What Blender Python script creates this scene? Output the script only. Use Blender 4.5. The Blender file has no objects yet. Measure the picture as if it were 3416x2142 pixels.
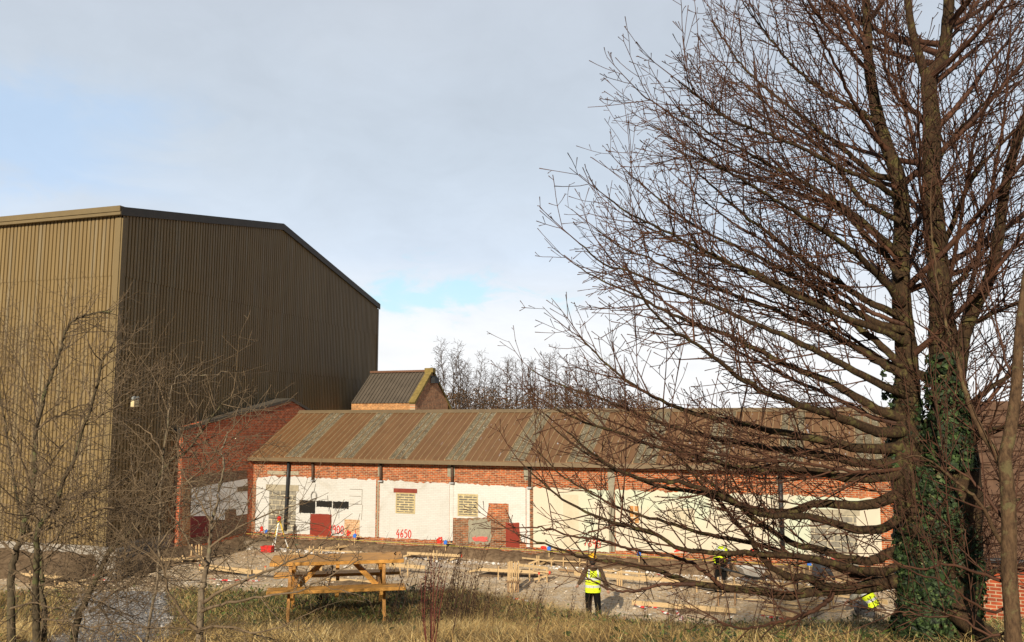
import bpy, bmesh, math, random
import numpy as np
from mathutils import Vector, Matrix

S = bpy.context.scene
COL = S.collection
rng = random.Random(7)
nrg = np.random.default_rng(7)

# ------------------------------------------------------------------ camera
F = 2843.0                    # focal length in photo pixels (3416 wide)
PITCH = 0.1171
EYE = 5.7
cam_d = bpy.data.cameras.new("camera")
cam = bpy.data.objects.new("camera", cam_d)
COL.objects.link(cam)
cam.location = (0, 0, EYE)
cam.rotation_euler = (math.pi / 2 + PITCH, 0, 0)
cam_d.sensor_width = 36.0
cam_d.lens = F / 3416 * 36.0
cam_d.clip_start = 0.1
cam_d.clip_end = 3000
S.camera = cam

# ------------------------------------------------------------------ light
EXPO = 0.9
S.view_settings.view_transform = 'Standard'
S.view_settings.look = 'None'
S.view_settings.exposure = EXPO
S.view_settings.gamma = 1.0
S.view_settings.use_curve_mapping = False
SUN_EL = math.radians(22)
SUN_H = Vector((-0.275, -0.961, 0)).normalized()
sd = bpy.data.lights.new("sun", 'SUN')
sd.energy = 3.1
sd.angle = math.radians(0.6)
sd.color = (1.0, 0.885, 0.70)
sun = bpy.data.objects.new("sun", sd)
COL.objects.link(sun)
sdir = Vector((SUN_H.x * math.cos(SUN_EL), SUN_H.y * math.cos(SUN_EL), math.sin(SUN_EL)))
sun.rotation_euler = sdir.to_track_quat('Z', 'Y').to_euler()
sun.location = sdir * 60

world = bpy.data.worlds.new("World")
S.world = world
world.use_nodes = True


class N:
    """tiny node-tree helper"""
    def __init__(s, nt):
        s.nt = nt
        for n in list(nt.nodes):
            nt.nodes.remove(n)

    def add(s, t, **kw):
        n = s.nt.nodes.new(t)
        for k, v in kw.items():
            setattr(n, k, v)
        return n

    def put(s, sock, v):
        if isinstance(v, bpy.types.NodeSocket):
            s.nt.links.new(v, sock)
        elif v is not None:
            if isinstance(v, (tuple, list)) and len(v) == 3 and sock.type == 'RGBA':
                v = (*v, 1)
            sock.default_value = v

    def math(s, op, a, b=None, clamp=False):
        n = s.add('ShaderNodeMath', operation=op, use_clamp=clamp)
        s.put(n.inputs[0], a)
        s.put(n.inputs[1], b)
        return n.outputs[0]

    def mix(s, f, a, b, blend='MIX'):
        n = s.add('ShaderNodeMix', data_type='RGBA', blend_type=blend)
        s.put(n.inputs[0], f)
        s.put(n.inputs[6], a)
        s.put(n.inputs[7], b)
        return n.outputs[2]

    def noise(s, vec, scale, detail=3, rough=.55, dist=0):
        n = s.add('ShaderNodeTexNoise')
        s.put(n.inputs['Vector'], vec)
        n.inputs['Scale'].default_value = scale
        n.inputs['Detail'].default_value = detail
        n.inputs['Roughness'].default_value = rough
        n.inputs['Distortion'].default_value = dist
        return n.outputs[0]

    def ramp(s, f, stops, interp='LINEAR'):
        n = s.add('ShaderNodeValToRGB')
        n.color_ramp.interpolation = interp
        e = n.color_ramp.elements
        while len(e) < len(stops):
            e.new(0.5)
        for i, (p, c) in enumerate(stops):
            e[i].position = p
            e[i].color = (*c, 1) if len(c) == 3 else c
        s.put(n.inputs[0], f)
        return n.outputs[0]

    def step(s, f, a, b):
        n = s.add('ShaderNodeMapRange', interpolation_type='SMOOTHSTEP')
        s.put(n.inputs[0], f)
        n.inputs[1].default_value = a
        n.inputs[2].default_value = b
        return n.outputs[0]

    def sep(s, v):
        n = s.add('ShaderNodeSeparateXYZ')
        s.put(n.inputs[0], v)
        return n.outputs

    def comb(s, x, y, z):
        n = s.add('ShaderNodeCombineXYZ')
        s.put(n.inputs[0], x)
        s.put(n.inputs[1], y)
        s.put(n.inputs[2], z)
        return n.outputs[0]

    def vmul(s, v, t):
        n = s.add('ShaderNodeVectorMath', operation='MULTIPLY')
        s.put(n.inputs[0], v)
        n.inputs[1].default_value = t
        return n.outputs[0]


def build_world():
    g = N(world.node_tree)
    K = 1.0 / (0.1 * 2 ** EXPO)
    tc = g.add('ShaderNodeTexCoord').outputs['Generated']
    x, y, z = g.sep(tc)
    sky = g.add('ShaderNodeTexSky', sky_type='NISHITA', sun_disc=False)
    sky.sun_elevation = SUN_EL
    sky.sun_rotation = math.atan2(SUN_H.x, SUN_H.y)
    zz = g.math('MAXIMUM', z, 0.0)
    den = g.math('ADD', zz, 0.30)
    cv = g.comb(g.math('DIVIDE', x, den), g.math('DIVIDE', y, den), 0.0)
    n1 = g.noise(cv, 1.6, 4, .5, .4)
    n2 = g.noise(cv, 4.0, 6, .6, .6)
    n4 = g.noise(cv, 9.0, 6, .6, .8)
    k = lambda c: tuple(v * K for v in c)
    cl = g.ramp(zz, [(0.0, k((1.02, 1.02, 1.02))), (0.10, k((.98, 1.0, 1.02))), (0.19, k((.70, .80, .93))),
                     (0.30, k((.60, .685, .79))), (0.55, k((.57, .62, .70))), (1.0, k((.33, .36, .42)))])
    lump = g.math('ADD', g.math('MULTIPLY', n1, 0.22), g.math('ADD', g.math('MULTIPLY', n2, 0.18), g.math('MULTIPLY', n4, .09)))
    cl = g.mix(1.0, cl, g.comb(*[g.math('ADD', lump, 0.765)] * 3), 'MULTIPLY')
    # warm grey veil on some clouds
    veil = g.math('MULTIPLY', g.step(n1, .5, .72), .25)
    cl = g.mix(veil, cl, k((.60, .63, .67)))
    # unseen sky right, overhead and behind darkened to deepen the shaded sides
    dark = g.math('MAXIMUM', g.step(x, .54, .76), g.step(z, .46, .75))
    back = g.step(y, .25, -.1)
    dk = g.math('MAXIMUM', dark, back)
    cl = g.mix(g.math('MULTIPLY', dk, .95), cl, k((.24, .27, .32)))
    # clear blue gaps low on the left and just right of the shed
    nn = g.math('SUBTRACT', n2, .5)
    gl = g.math('MULTIPLY', g.step(g.math('ADD', x, g.math('MULTIPLY', nn, .3)), -.30, -.46),
                g.math('MULTIPLY', g.step(g.math('ADD', z, g.math('MULTIPLY', nn, .12)), .215, .26),
                       g.step(g.math('ADD', z, g.math('MULTIPLY', nn, .12)), .37, .31)))
    gl = g.math('MULTIPLY', gl, .40)
    gx = g.math('ABSOLUTE', g.math('ADD', x, .115))
    gz = g.math('ABSOLUTE', g.math('SUBTRACT', z, .142))
    gr = g.math('ADD', g.math('MULTIPLY', gx, 9.0), g.math('MULTIPLY', gz, 34.0))
    gr = g.math('ADD', gr, g.math('MULTIPLY', nn, 5.5))
    gr = g.math('ADD', gr, g.math('MULTIPLY', g.math('SUBTRACT', n4, .5), 3.0))
    gr = g.math('MULTIPLY', g.step(gr, 1.5, .1), .75)
    clear = g.mix(1.0, sky.outputs[0], (.95, .95, .95), 'MULTIPLY')
    clear = g.mix(.75, clear, k((.52, .88, 1.0)))
    cl = g.mix(gl, cl, k((.42, .68, 1.05)))
    cl = g.mix(gr, cl, clear)
    bg = g.add('ShaderNodeBackground')
    g.put(bg.inputs[0], cl)
    bg.inputs[1].default_value = 0.1
    out = g.add('ShaderNodeOutputWorld')
    g.nt.links.new(bg.outputs[0], out.inputs[0])


build_world()

# ------------------------------------------------------------------ geometry of the view
O = np.array([0, 0, EYE])


def ray(px, py):
    x = (px - 1708) / F
    u = -(py - 1071) / F
    c, s = math.cos(PITCH), math.sin(PITCH)
    return np.array([x, c - u * s, s + u * c])


def atz(px, py, z=0.0):
    r = ray(px, py)
    return O + r * (z - EYE) / r[2]


def aty(px, py, y):
    r = ray(px, py)
    return O + r * y / r[1]


def onplane(px, py, P, n):
    r = ray(px, py)
    return O + r * (np.dot(np.array(P) - O, n) / np.dot(r, n))


# ------------------------------------------------------------------ object helpers
def tag(o, label=None, cat=None, group=None, kind=None):
    if label: o['label'] = label
    if cat: o['category'] = cat
    if group: o['group'] = group
    if kind: o['kind'] = kind
    return o


def empty(name, loc=(0, 0, 0), rz=0.0, label=None, cat=None, group=None):
    o = bpy.data.objects.new(name, None)
    o.empty_display_size = .2
    COL.objects.link(o)
    o.location = loc
    o.rotation_euler = (0, 0, rz)
    return tag(o, label, cat, group)


def link(name, me, mat=None, parent=None):
    o = bpy.data.objects.new(name, me)
    COL.objects.link(o)
    if mat is not None:
        for m in (mat if isinstance(mat, (list, tuple)) else [mat]):
            me.materials.append(m)
    if parent is not None:
        o.parent = parent
    return o


def copy_tree(o, parent=None):
    c = o.copy()
    COL.objects.link(c)
    if parent is not None:
        c.parent = parent
        c.matrix_parent_inverse = o.matrix_parent_inverse
    for ch in list(o.children):
        copy_tree(ch, c)
    return c


def np_mesh(name, verts, faces, smooth=False):
    """verts (n,3); faces (m,k) array with k = 3 or 4, or list of such arrays"""
    me = bpy.data.meshes.new(name)
    verts = np.asarray(verts, np.float32)
    fl = faces if isinstance(faces, list) else [faces]
    fl = [np.asarray(f, np.int32) for f in fl if len(f)]
    loops = np.concatenate([f.ravel() for f in fl])
    tot = np.concatenate([np.full(len(f), f.shape[1], np.int32) for f in fl])
    st = np.concatenate([[0], np.cumsum(tot)[:-1]]).astype(np.int32)
    me.vertices.add(len(verts))
    me.vertices.foreach_set('co', verts.ravel())
    me.loops.add(len(loops))
    me.loops.foreach_set('vertex_index', loops)
    me.polygons.add(len(tot))
    me.polygons.foreach_set('loop_start', st)
    me.polygons.foreach_set('loop_total', tot)
    me.polygons.foreach_set('use_smooth', np.full(len(tot), smooth, bool))
    me.update(calc_edges=True)
    me.validate()
    return me


class MB:
    """collects shapes in one mesh"""
    def __init__(s):
        s.v, s.f = [], []

    def raw(s, v, f):
        b = len(s.v)
        s.v += [tuple(p) for p in v]
        s.f += [tuple(i + b for i in q) for q in f]
        return s

    def box(s, x0, x1, y0, y1, z0, z1):
        v = [(x0, y0, z0), (x1, y0, z0), (x1, y1, z0), (x0, y1, z0), (x0, y0, z1), (x1, y0, z1), (x1, y1, z1), (x0, y1, z1)]
        return s.raw(v, [(3, 2, 1, 0), (4, 5, 6, 7), (0, 1, 5, 4), (1, 2, 6, 5), (2, 3, 7, 6), (3, 0, 4, 7)])

    def bar(s, a, b, w, h, up=(0, 0, 1)):
        """rectangular bar from a to b, w across, h along 'up'"""
        a, b = Vector(a), Vector(b)
        t = (b - a).normalized()
        up = Vector(up)
        sd_ = t.cross(up)
        if sd_.length < 1e-4:
            sd_ = t.cross(Vector((1, 0, 0)))
        sd_.normalize()
        n = sd_.cross(t).normalized()
        v = []
        for p in (a, b):
            for i, j in ((-1, -1), (1, -1), (1, 1), (-1, 1)):
                v.append(p + sd_ * (w / 2 * i) + n * (h / 2 * j))
        return s.raw(v, [(0, 3, 2, 1), (4, 5, 6, 7), (0, 1, 5, 4), (1, 2, 6, 5), (2, 3, 7, 6), (3, 0, 4, 7)])

    def prism(s, poly, axis, d0, d1):
        """extrude a 2D polygon; axis 'x': poly is (y,z); 'y': (x,z); 'z': (x,y)"""
        n = len(poly)
        mk = {'x': lambda p, d: (d, p[0], p[1]), 'y': lambda p, d: (p[0], d, p[1]), 'z': lambda p, d: (p[0], p[1], d)}[axis]
        v = [mk(p, d0) for p in poly] + [mk(p, d1) for p in poly]
        f = [tuple(range(n))[::-1], tuple(range(n, 2 * n))]
        f += [(i, (i + 1) % n, n + (i + 1) % n, n + i) for i in range(n)]
        return s.raw(v, f)

    def tube(s, pts, rad, sides=8, cap=True):
        pts = [Vector(p) for p in pts]
        n = len(pts)
        if not hasattr(rad, '__len__'):
            rad = [rad] * n
        v = []
        ref = None
        for i, p in enumerate(pts):
            t = (pts[min(i + 1, n - 1)] - pts[max(i - 1, 0)]).normalized()
            if ref is None:
                ref = t.orthogonal().normalized()
            a = (ref - t * ref.dot(t)).normalized()
            ref = a
            b = t.cross(a)
            for k in range(sides):
                an = 2 * math.pi * k / sides
                v.append(p + (a * math.cos(an) + b * math.sin(an)) * rad[i])
        f = []
        for i in range(n - 1):
            for k in range(sides):
                k2 = (k + 1) % sides
                f.append((i * sides + k, i * sides + k2, (i + 1) * sides + k2, (i + 1) * sides + k))
        if cap:
            f += [tuple(range(sides))[::-1], tuple(range((n - 1) * sides, n * sides))]
        return s.raw(v, f)

    def ball(s, c, r, seg=12, rings=8, sc=(1, 1, 1), zmin=-1.0):
        v, f = [], []
        th0 = math.acos(max(-1, min(1, zmin)))
        for i in range(rings + 1):
            th = th0 * i / rings
            for k in range(seg):
                ph = 2 * math.pi * k / seg
                v.append((c[0] + r * sc[0] * math.sin(th) * math.cos(ph), c[1] + r * sc[1] * math.sin(th) * math.sin(ph),
                          c[2] + r * sc[2] * math.cos(th)))
        for i in range(rings):
            for k in range(seg):
                k2 = (k + 1) % seg
                f.append((i * seg + k, (i + 1) * seg + k, (i + 1) * seg + k2, i * seg + k2))
        return s.raw(v, f)

    def build(s, name, mat, parent=None, smooth=False, bevel=0):
        me = bpy.data.meshes.new(name)
        me.from_pydata([tuple(p) for p in s.v], [], s.f)
        bm = bmesh.new()
        bm.from_mesh(me)
        bmesh.ops.remove_doubles(bm, verts=bm.verts, dist=1e-6)
        bmesh.ops.recalc_face_normals(bm, faces=bm.faces)
        if bevel:
            bmesh.ops.bevel(bm, geom=list(bm.edges), offset=bevel, segments=1, affect='EDGES', clamp_overlap=True)
        bm.to_mesh(me)
        bm.free()
        if smooth:
            me.polygons.foreach_set('use_smooth', [True] * len(me.polygons))
        return link(name, me, mat, parent)


class Tubes:
    """many tapered tubes in one mesh, vectorised"""
    def __init__(s):
        s.g = {}

    def add(s, pts, rad, sides=3):
        s.g.setdefault((len(pts), sides), []).append((pts, rad))

    def mesh(s, name):
        V, Q, base = [], [], 0
        for (n, sides), lst in s.g.items():
            P = np.array([a for a, _ in lst], float)
            R = np.array([b for _, b in lst], float)
            T = np.empty_like(P)
            T[:, 1:-1] = P[:, 2:] - P[:, :-2]
            T[:, 0] = P[:, 1] - P[:, 0]
            T[:, -1] = P[:, -1] - P[:, -2]
            T /= np.linalg.norm(T, axis=2, keepdims=True) + 1e-9
            m = T[:, [n // 2]]
            ref = np.where(np.abs(m[..., 2:3]) > .8, np.array([1., .1, 0]), np.array([.1, 0, 1.]))
            A = np.cross(T, np.broadcast_to(ref, T.shape))
            A /= np.linalg.norm(A, axis=2, keepdims=True) + 1e-9
            B = np.cross(T, A)
            an = np.arange(sides) * 2 * np.pi / sides
            ring = P[:, :, None] + R[:, :, None, None] * (A[:, :, None] * np.cos(an)[:, None] + B[:, :, None] * np.sin(an)[:, None])
            V.append(ring.reshape(-1, 3))
            M = len(lst)
            i0 = base + (np.arange(M)[:, None, None] * n + np.arange(n - 1)[None, :, None]) * sides
            k = np.arange(sides)[None, None]
            k2 = (k + 1) % sides
            q = np.stack([i0 + k, i0 + k2, i0 + sides + k2, i0 + sides + k], -1).reshape(-1, 4)
            Q.append(q)
            base += M * n * sides
        return np_mesh(name, np.concatenate(V), np.concatenate(Q), True)


def smooth_line(P, per=5):
    """Catmull-Rom through P (any dimension)"""
    P = np.array(P, float)
    Q = np.vstack([2 * P[0] - P[1], P, 2 * P[-1] - P[-2]])
    out = []
    for i in range(1, len(Q) - 2):
        for t in np.arange(per) / per:
            a, b, c, d = Q[i - 1], Q[i], Q[i + 1], Q[i + 2]
            out.append(.5 * ((2 * b) + (c - a) * t + (2 * a - 5 * b + 4 * c - d) * t * t + (3 * b - a - 3 * c + d) * t ** 3))
    out.append(P[-1])
    return np.array(out)


# ------------------------------------------------------------------ materials
MATS = {}


def principled(name):
    m = bpy.data.materials.new(name)
    m.use_nodes = True
    g = N(m.node_tree)
    b = g.add('ShaderNodeBsdfPrincipled')
    o = g.add('ShaderNodeOutputMaterial')
    g.nt.links.new(b.outputs[0], o.inputs[0])
    MATS[name] = m
    return m, g, b


def bump(g, b, h, strength=.3, dist=.01):
    n = g.add('ShaderNodeBump')
    n.inputs['Strength'].default_value = strength
    n.inputs['Distance'].default_value = dist
    g.put(n.inputs['Height'], h)
    g.nt.links.new(n.outputs[0], b.inputs['Normal'])


def M(name, col, rough=.8, var=.2, scale=6.0, metallic=0.0, st=(1, 1, 1), bmp=0.0, second=None, spec=.35):
    if name in MATS:
        return MATS[name]
    m, g, b = principled(name)
    tc = g.vmul(g.add('ShaderNodeTexCoord').outputs['Object'], st)
    n = g.noise(tc, scale, 5, .6)
    n2 = g.noise(tc, scale * 7, 3, .6)
    f = g.math('ADD', g.math('MULTIPLY', n, .7), g.math('MULTIPLY', n2, .3))
    lo = tuple(c * (1 - var) for c in col)
    hi = tuple(min(1, c * (1 + var)) for c in (second or col))
    g.put(b.inputs['Base Color'], g.ramp(f, [(.3, lo), (.7, hi)]))
    b.inputs['Roughness'].default_value = rough
    b.inputs['Metallic'].default_value = metallic
    b.inputs['Specular IOR Level'].default_value = spec
    if bmp:
        bump(g, b, f, bmp, .02)
    return m


def brick(name, axis='x', c1=(.33, .10, .045), c2=(.16, .055, .03), mortar=(.36, .29, .21), bw=.225, bh=.075, ms=.011,
          stain=(.10, .06, .04), stain_amt=.5, soft=0.0, off=.5):
    if name in MATS:
        return MATS[name]
    m, g, b = principled(name)
    x, y, z = g.sep(g.add('ShaderNodeTexCoord').outputs['Object'])
    v = g.comb(x if axis == 'x' else y, z, 0.0)
    t = g.add('ShaderNodeTexBrick')
    t.offset = off
    g.put(t.inputs['Vector'], v)
    g.put(t.inputs['Color1'], c1)
    g.put(t.inputs['Color2'], c2)
    g.put(t.inputs['Mortar'], mortar)
    t.inputs['Scale'].default_value = 1.0
    t.inputs['Mortar Size'].default_value = ms
    t.inputs['Mortar Smooth'].default_value = .15
    t.inputs['Bias'].default_value = -.1
    t.inputs['Brick Width'].default_value = bw
    t.inputs['Row Height'].default_value = bh
    c = t.outputs['Color']
    nb = g.noise(v, 5.0, 3, .6)
    c = g.mix(1.0, c, g.ramp(nb, [(.3, (.62, .62, .62)), (.72, (1.35, 1.3, 1.2))]), 'MULTIPLY')
    st = g.noise(v, 1.1, 5, .65, .6)
    c = g.mix(g.math('MULTIPLY', g.step(st, .52, .75), stain_amt), c, stain)
    if soft:
        c = g.mix(soft, c, mortar)
    g.put(b.inputs['Base Color'], c)
    b.inputs['Roughness'].default_value = .9
    b.inputs['Specular IOR Level'].default_value = .2
    h = g.math('SUBTRACT', 1.0, t.outputs['Fac'])
    h = g.math('ADD', h, g.math('MULTIPLY', g.noise(v, 40, 3), .5))
    bump(g, b, h, .6, .012)
    return m


def painted(name, col, axis='x', dirt=(.30, .24, .16), amt=.5, bw=.225, bh=.075, tint=None):
    """paint laid over brickwork: joints still read, dirt blotches and flakes"""
    if name in MATS:
        return MATS[name]
    m, g, b = principled(name)
    x, y, z = g.sep(g.add('ShaderNodeTexCoord').outputs['Object'])
    v = g.comb(x if axis == 'x' else y, z, 0.0)
    t = g.add('ShaderNodeTexBrick')
    g.put(t.inputs['Vector'], v)
    g.put(t.inputs['Color1'], col)
    g.put(t.inputs['Color2'], tuple(c * .93 for c in col))
    g.put(t.inputs['Mortar'], tuple(c * .72 for c in col))
    t.inputs['Scale'].default_value = 1.0
    t.inputs['Mortar Size'].default_value = .006
    t.inputs['Mortar Smooth'].default_value = .6
    t.inputs['Brick Width'].default_value = bw
    t.inputs['Row Height'].default_value = bh
    c = t.outputs['Color']
    n1 = g.noise(v, .8, 5, .65, .5)
    c = g.mix(g.math('MULTIPLY', g.step(n1, .5, .8), amt), c, dirt)
    # flakes stretched along the courses
    n2 = g.noise(g.vmul(v, (3.0, 14.0, 1)), 1.0, 5, .7)
    c = g.mix(g.math('MULTIPLY', g.step(n2, .64, .72), .55), c, dirt)
    if tint:
        n3 = g.noise(v, .5, 2)
        c = g.mix(g.step(n3, .5, .62), c, tint)
    g.put(b.inputs['Base Color'], c)
    b.inputs['Roughness'].default_value = .75
    b.inputs['Specular IOR Level'].default_value = .25
    h = g.math('SUBTRACT', 1.0, t.outputs['Fac'])
    h = g.math('ADD', h, g.math('MULTIPLY', g.noise(v, 30, 3), .4))
    bump(g, b, h, .35, .008)
    return m


def timber(name, col, dark, rough=.65, axis=(1, 14, 14), knots=True):
    if name in MATS:
        return MATS[name]
    m, g, b = principled(name)
    tc = g.add('ShaderNodeTexCoord').outputs['Object']
    v = g.vmul(tc, axis)
    n = g.noise(v, 2.2, 5, .6, .8)
    w = g.noise(v, 9.0, 3, .6, .2)
    f = g.math('ADD', g.math('MULTIPLY', n, .6), g.math('MULTIPLY', w, .4))
    c = g.ramp(f, [(.30, dark), (.5, col), (.75, tuple(min(1, k * 1.18) for k in col))])
    if knots:
        k = g.noise(tc, 5.5, 1)
        c = g.mix(g.step(k, .70, .76), c, tuple(q * .5 for q in dark))
    g.put(b.inputs['Base Color'], c)
    b.inputs['Roughness'].default_value = rough
    bump(g, b, f, .25, .004)
    return m


def bark(name, col, lichen, amt=.5, dark=None, scale=9.0):
    if name in MATS:
        return MATS[name]
    m, g, b = principled(name)
    tc = g.add('ShaderNodeTexCoord').outputs['Object']
    n = g.noise(g.vmul(tc, (1, 1, .45)), scale * 2.2, 5, .65)
    c = g.ramp(n, [(.3, dark or tuple(k * .45 for k in col)), (.62, col)])
    l = g.noise(tc, scale * .55, 5, .7, .5)
    c = g.mix(g.math('MULTIPLY', g.step(l, .52, .62), amt), c, lichen)
    g.put(b.inputs['Base Color'], c)
    b.inputs['Roughness'].default_value = .9
    b.inputs['Specular IOR Level'].default_value = .2
    bump(g, b, n, .6, .02)
    return m


def tinted(name, stops, rough=.8, trans=0.0):
    """colour ramp driven by a per-blade 'tint' attribute"""
    m, g, b = principled(name)
    a = g.add('ShaderNodeAttribute', attribute_name='tint')
    g.put(b.inputs['Base Color'], g.ramp(a.outputs['Fac'], stops))
    b.inputs['Roughness'].default_value = rough
    b.inputs['Specular IOR Level'].default_value = .25
    return m

# ------------------------------------------------------------------ ground, bank, path
def vnoise(x, y, sc, seed=0):
    """cheap smooth noise from summed sines"""
    r = np.random.default_rng(seed)
    z = np.zeros_like(x, float)
    for i in range(7):
        a = r.uniform(0, 2 * np.pi)
        f = sc * r.uniform(.6, 1.9)
        z += np.sin((x * np.cos(a) + y * np.sin(a)) * f + r.uniform(0, 6.28))
    return z / 7


def sst(e0, e1, x):
    t = np.clip((x - e0) / (e1 - e0), 0, 1)
    return t * t * (3 - 2 * t)


def bank_z(x, y):
    x = np.asarray(x, float)
    y = np.asarray(y, float)
    right = sst(-1.0, 2.2, x)
    yc = 13.7 - 1.2 * right                       # where the crest breaks
    z = np.where(y < 6.2, 4.1 + (6.2 - y).clip(0, 1) * .05, 4.1 - (y - 6.2).clip(0, 5.3) * .2)
    z = z - .06 - right * (.08 * sst(8, 12, y) + (y - 11.5).clip(0, 99) * .10)
    fall = (y - yc).clip(0, 99)
    z = z - np.where(fall < 1.2, fall * fall * .28, .4032 + (fall - 1.2) * .67)
    z = z + .05 * vnoise(x, y, 1.6, 3) + .03 * vnoise(x, y, 5, 4)
    return z


def grid_mesh(name, xs, ys, zf, smooth=True):
    X, Y = np.meshgrid(xs, ys)
    Z = zf(X, Y)
    v = np.stack([X, Y, Z], -1).reshape(-1, 3)
    nx, ny = len(xs), len(ys)
    i = np.arange(ny - 1)[:, None] * nx + np.arange(nx - 1)[None]
    f = np.stack([i, i + 1, i + nx + 1, i + nx], -1).reshape(-1, 4)
    return np_mesh(name, v, f, smooth)


def ground_mat():
    m, g, b = principled('crushed_stone')
    tc = g.add('ShaderNodeTexCoord').outputs['Object']
    n = g.noise(tc, .22, 5, .6, .6)
    n2 = g.noise(tc, 1.3, 5, .65)
    n3 = g.noise(tc, 9, 4, .7)
    f = g.math('ADD', g.math('MULTIPLY', n, .55), g.math('MULTIPLY', n2, .45))
    c = g.ramp(f, [(.30, (.28, .185, .105)), (.42, (.47, .34, .205)), (.55, (.60, .465, .30)), (.70, (.68, .57, .42))])
    c = g.mix(1.0, c, g.ramp(n3, [(.28, (.55, .54, .52)), (.5, (1, 1, 1)), (.72, (1.35, 1.33, 1.3))]), 'MULTIPLY')
    vo = g.add('ShaderNodeTexVoronoi')
    g.put(vo.inputs['Vector'], tc)
    vo.inputs['Scale'].default_value = 14
    c = g.mix(g.math('MULTIPLY', g.step(g.sep(vo.outputs['Color'])[0], .80, .92), .6), c, (.66, .62, .55))
    wp_ = g.noise(tc, .38, 5, .7, .8)
    c = g.mix(g.math('MULTIPLY', g.step(wp_, .54, .66), .55), c, (.66, .63, .58))
    # darker damp earth patches where the diggers worked
    d = g.noise(tc, .55, 3, .5, 1.2)
    c = g.mix(g.math('MULTIPLY', g.step(d, .62, .70), .7), c, (.105, .07, .045))
    g.put(b.inputs['Base Color'], c)
    b.inputs['Roughness'].default_value = .95
    b.inputs['Specular IOR Level'].default_value = .15
    h = g.math('ADD', g.math('MULTIPLY', vo.outputs['Distance'], .7), n3)
    bump(g, b, h, .8, .05)
    return m


xs = np.concatenate([np.linspace(-700, -42, 12), np.arange(-40, 41, .33), np.linspace(42, 700, 12)])
ys = np.concatenate([np.linspace(-300, 14, 10), np.arange(15, 52, .33), np.linspace(53, 900, 16)])


def gz(X, Y):
    near = sst(52, 44, Y) * sst(14, 18, Y) * sst(40, 34, np.abs(X))
    return near * (.05 * vnoise(X, Y, 1.1, 11) + .035 * vnoise(X, Y, 3.2, 12)) - .02


ground = link('ground', grid_mesh('ground', xs, ys, gz), ground_mat())
tag(ground, kind='structure', label='pale crushed stone ground of the building site', cat='ground')


def bank_mat():
    m, g, b = principled('bank_soil')
    tc = g.add('ShaderNodeTexCoord').outputs['Object']
    n = g.noise(tc, 3, 5, .65)
    c = g.ramp(n, [(.3, (.035, .026, .014)), (.5, (.075, .055, .028)), (.7, (.14, .105, .055))])
    n2 = g.noise(tc, .9, 4, .6)
    c = g.mix(g.math('MULTIPLY', g.step(n2, .48, .62), .6), c, (.045, .055, .018))
    g.put(b.inputs['Base Color'], c)
    b.inputs['Roughness'].default_value = 1.0
    bump(g, b, g.noise(tc, 22, 4), .8, .04)
    return m


bx = np.concatenate([np.linspace(-60, -14, 12), np.arange(-13.5, 14, .25), np.linspace(15, 60, 12)])
by = np.concatenate([np.linspace(-40, 4, 8), np.arange(4.5, 21, .25)])
bank = link('bank', grid_mesh('bank', bx, by, lambda X, Y: np.maximum(bank_z(X, Y), -.3)), bank_mat())
tag(bank, kind='structure', label='overgrown earth bank in the foreground above the site', cat='bank')


def path_mat():
    m, g, b = principled('grey_gravel')
    tc = g.add('ShaderNodeTexCoord').outputs['Object']
    vo = g.add('ShaderNodeTexVoronoi')
    g.put(vo.inputs['Vector'], tc)
    vo.inputs['Scale'].default_value = 26
    n = g.noise(tc, 18, 4, .7)
    c = g.ramp(g.math('ADD', g.math('MULTIPLY', g.sep(vo.outputs['Color'])[0], .5), g.math('MULTIPLY', n, .5)),
               [(.25, (.13, .115, .10)), (.5, (.27, .245, .22)), (.75, (.44, .41, .375))])
    g.put(b.inputs['Base Color'], c)
    b.inputs['Roughness'].default_value = .95
    bump(g, b, vo.outputs['Distance'], .9, .03)
    return m


PATH = smooth_line([(-3.0, 4.5), (-3.25, 6.3), (-3.75, 8.2), (-4.6, 10.4), (-5.5, 12.4), (-6.3, 14.2)], 8)
PW = .62
pv, pf = [], []
for i, p in enumerate(PATH):
    t = PATH[min(i + 1, len(PATH) - 1)] - PATH[max(i - 1, 0)]
    t /= np.linalg.norm(t)
    nrm = np.array([t[1], -t[0]])
    for k in np.linspace(-1, 1, 9):
        q = p + nrm * k * PW * (1 + .10 * math.sin(i * 1.7 + k))
        pv.append((q[0], q[1], float(bank_z(q[0], q[1])) + .035 * (1 - abs(k) ** 3) + .006))
for i in range(len(PATH) - 1):
    for k in range(8):
        a = i * 9 + k
        pf.append((a, a + 1, a + 10, a + 9))
gp = link('gravel_path', np_mesh('gravel_path', pv, np.array(pf), True), path_mat())
tag(gp, kind='structure', label='grey gravel path running over the bank on the left', cat='path')


def path_dist(x, y):
    d = np.full(np.shape(x), 99.)
    for p in PATH[::2]:
        d = np.minimum(d, np.hypot(x - p[0], y - p[1]))
    return d


# ------------------------------------------------------------------ long workshop building
TH = .3699
A0 = np.array([-12.34, 41.25, 0.])
U = np.array([math.cos(TH), -math.sin(TH), 0])
V = np.array([math.sin(TH), math.cos(TH), 0])


def W(px, py, off=0.0):
    q = onplane(px, py, A0 + V * off, V) - A0
    return float(q @ U), float(q[2])


def G(px, py, off=0.0):
    """on the plane of the brick gable end (local x = off): (y, z)"""
    q = onplane(px, py, A0 + U * off, U) - A0
    return float(q @ V), float(q[2])


def wl(s, y, z=0.0):
    return A0 + U * s + V * y + np.array([0, 0, z])


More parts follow.
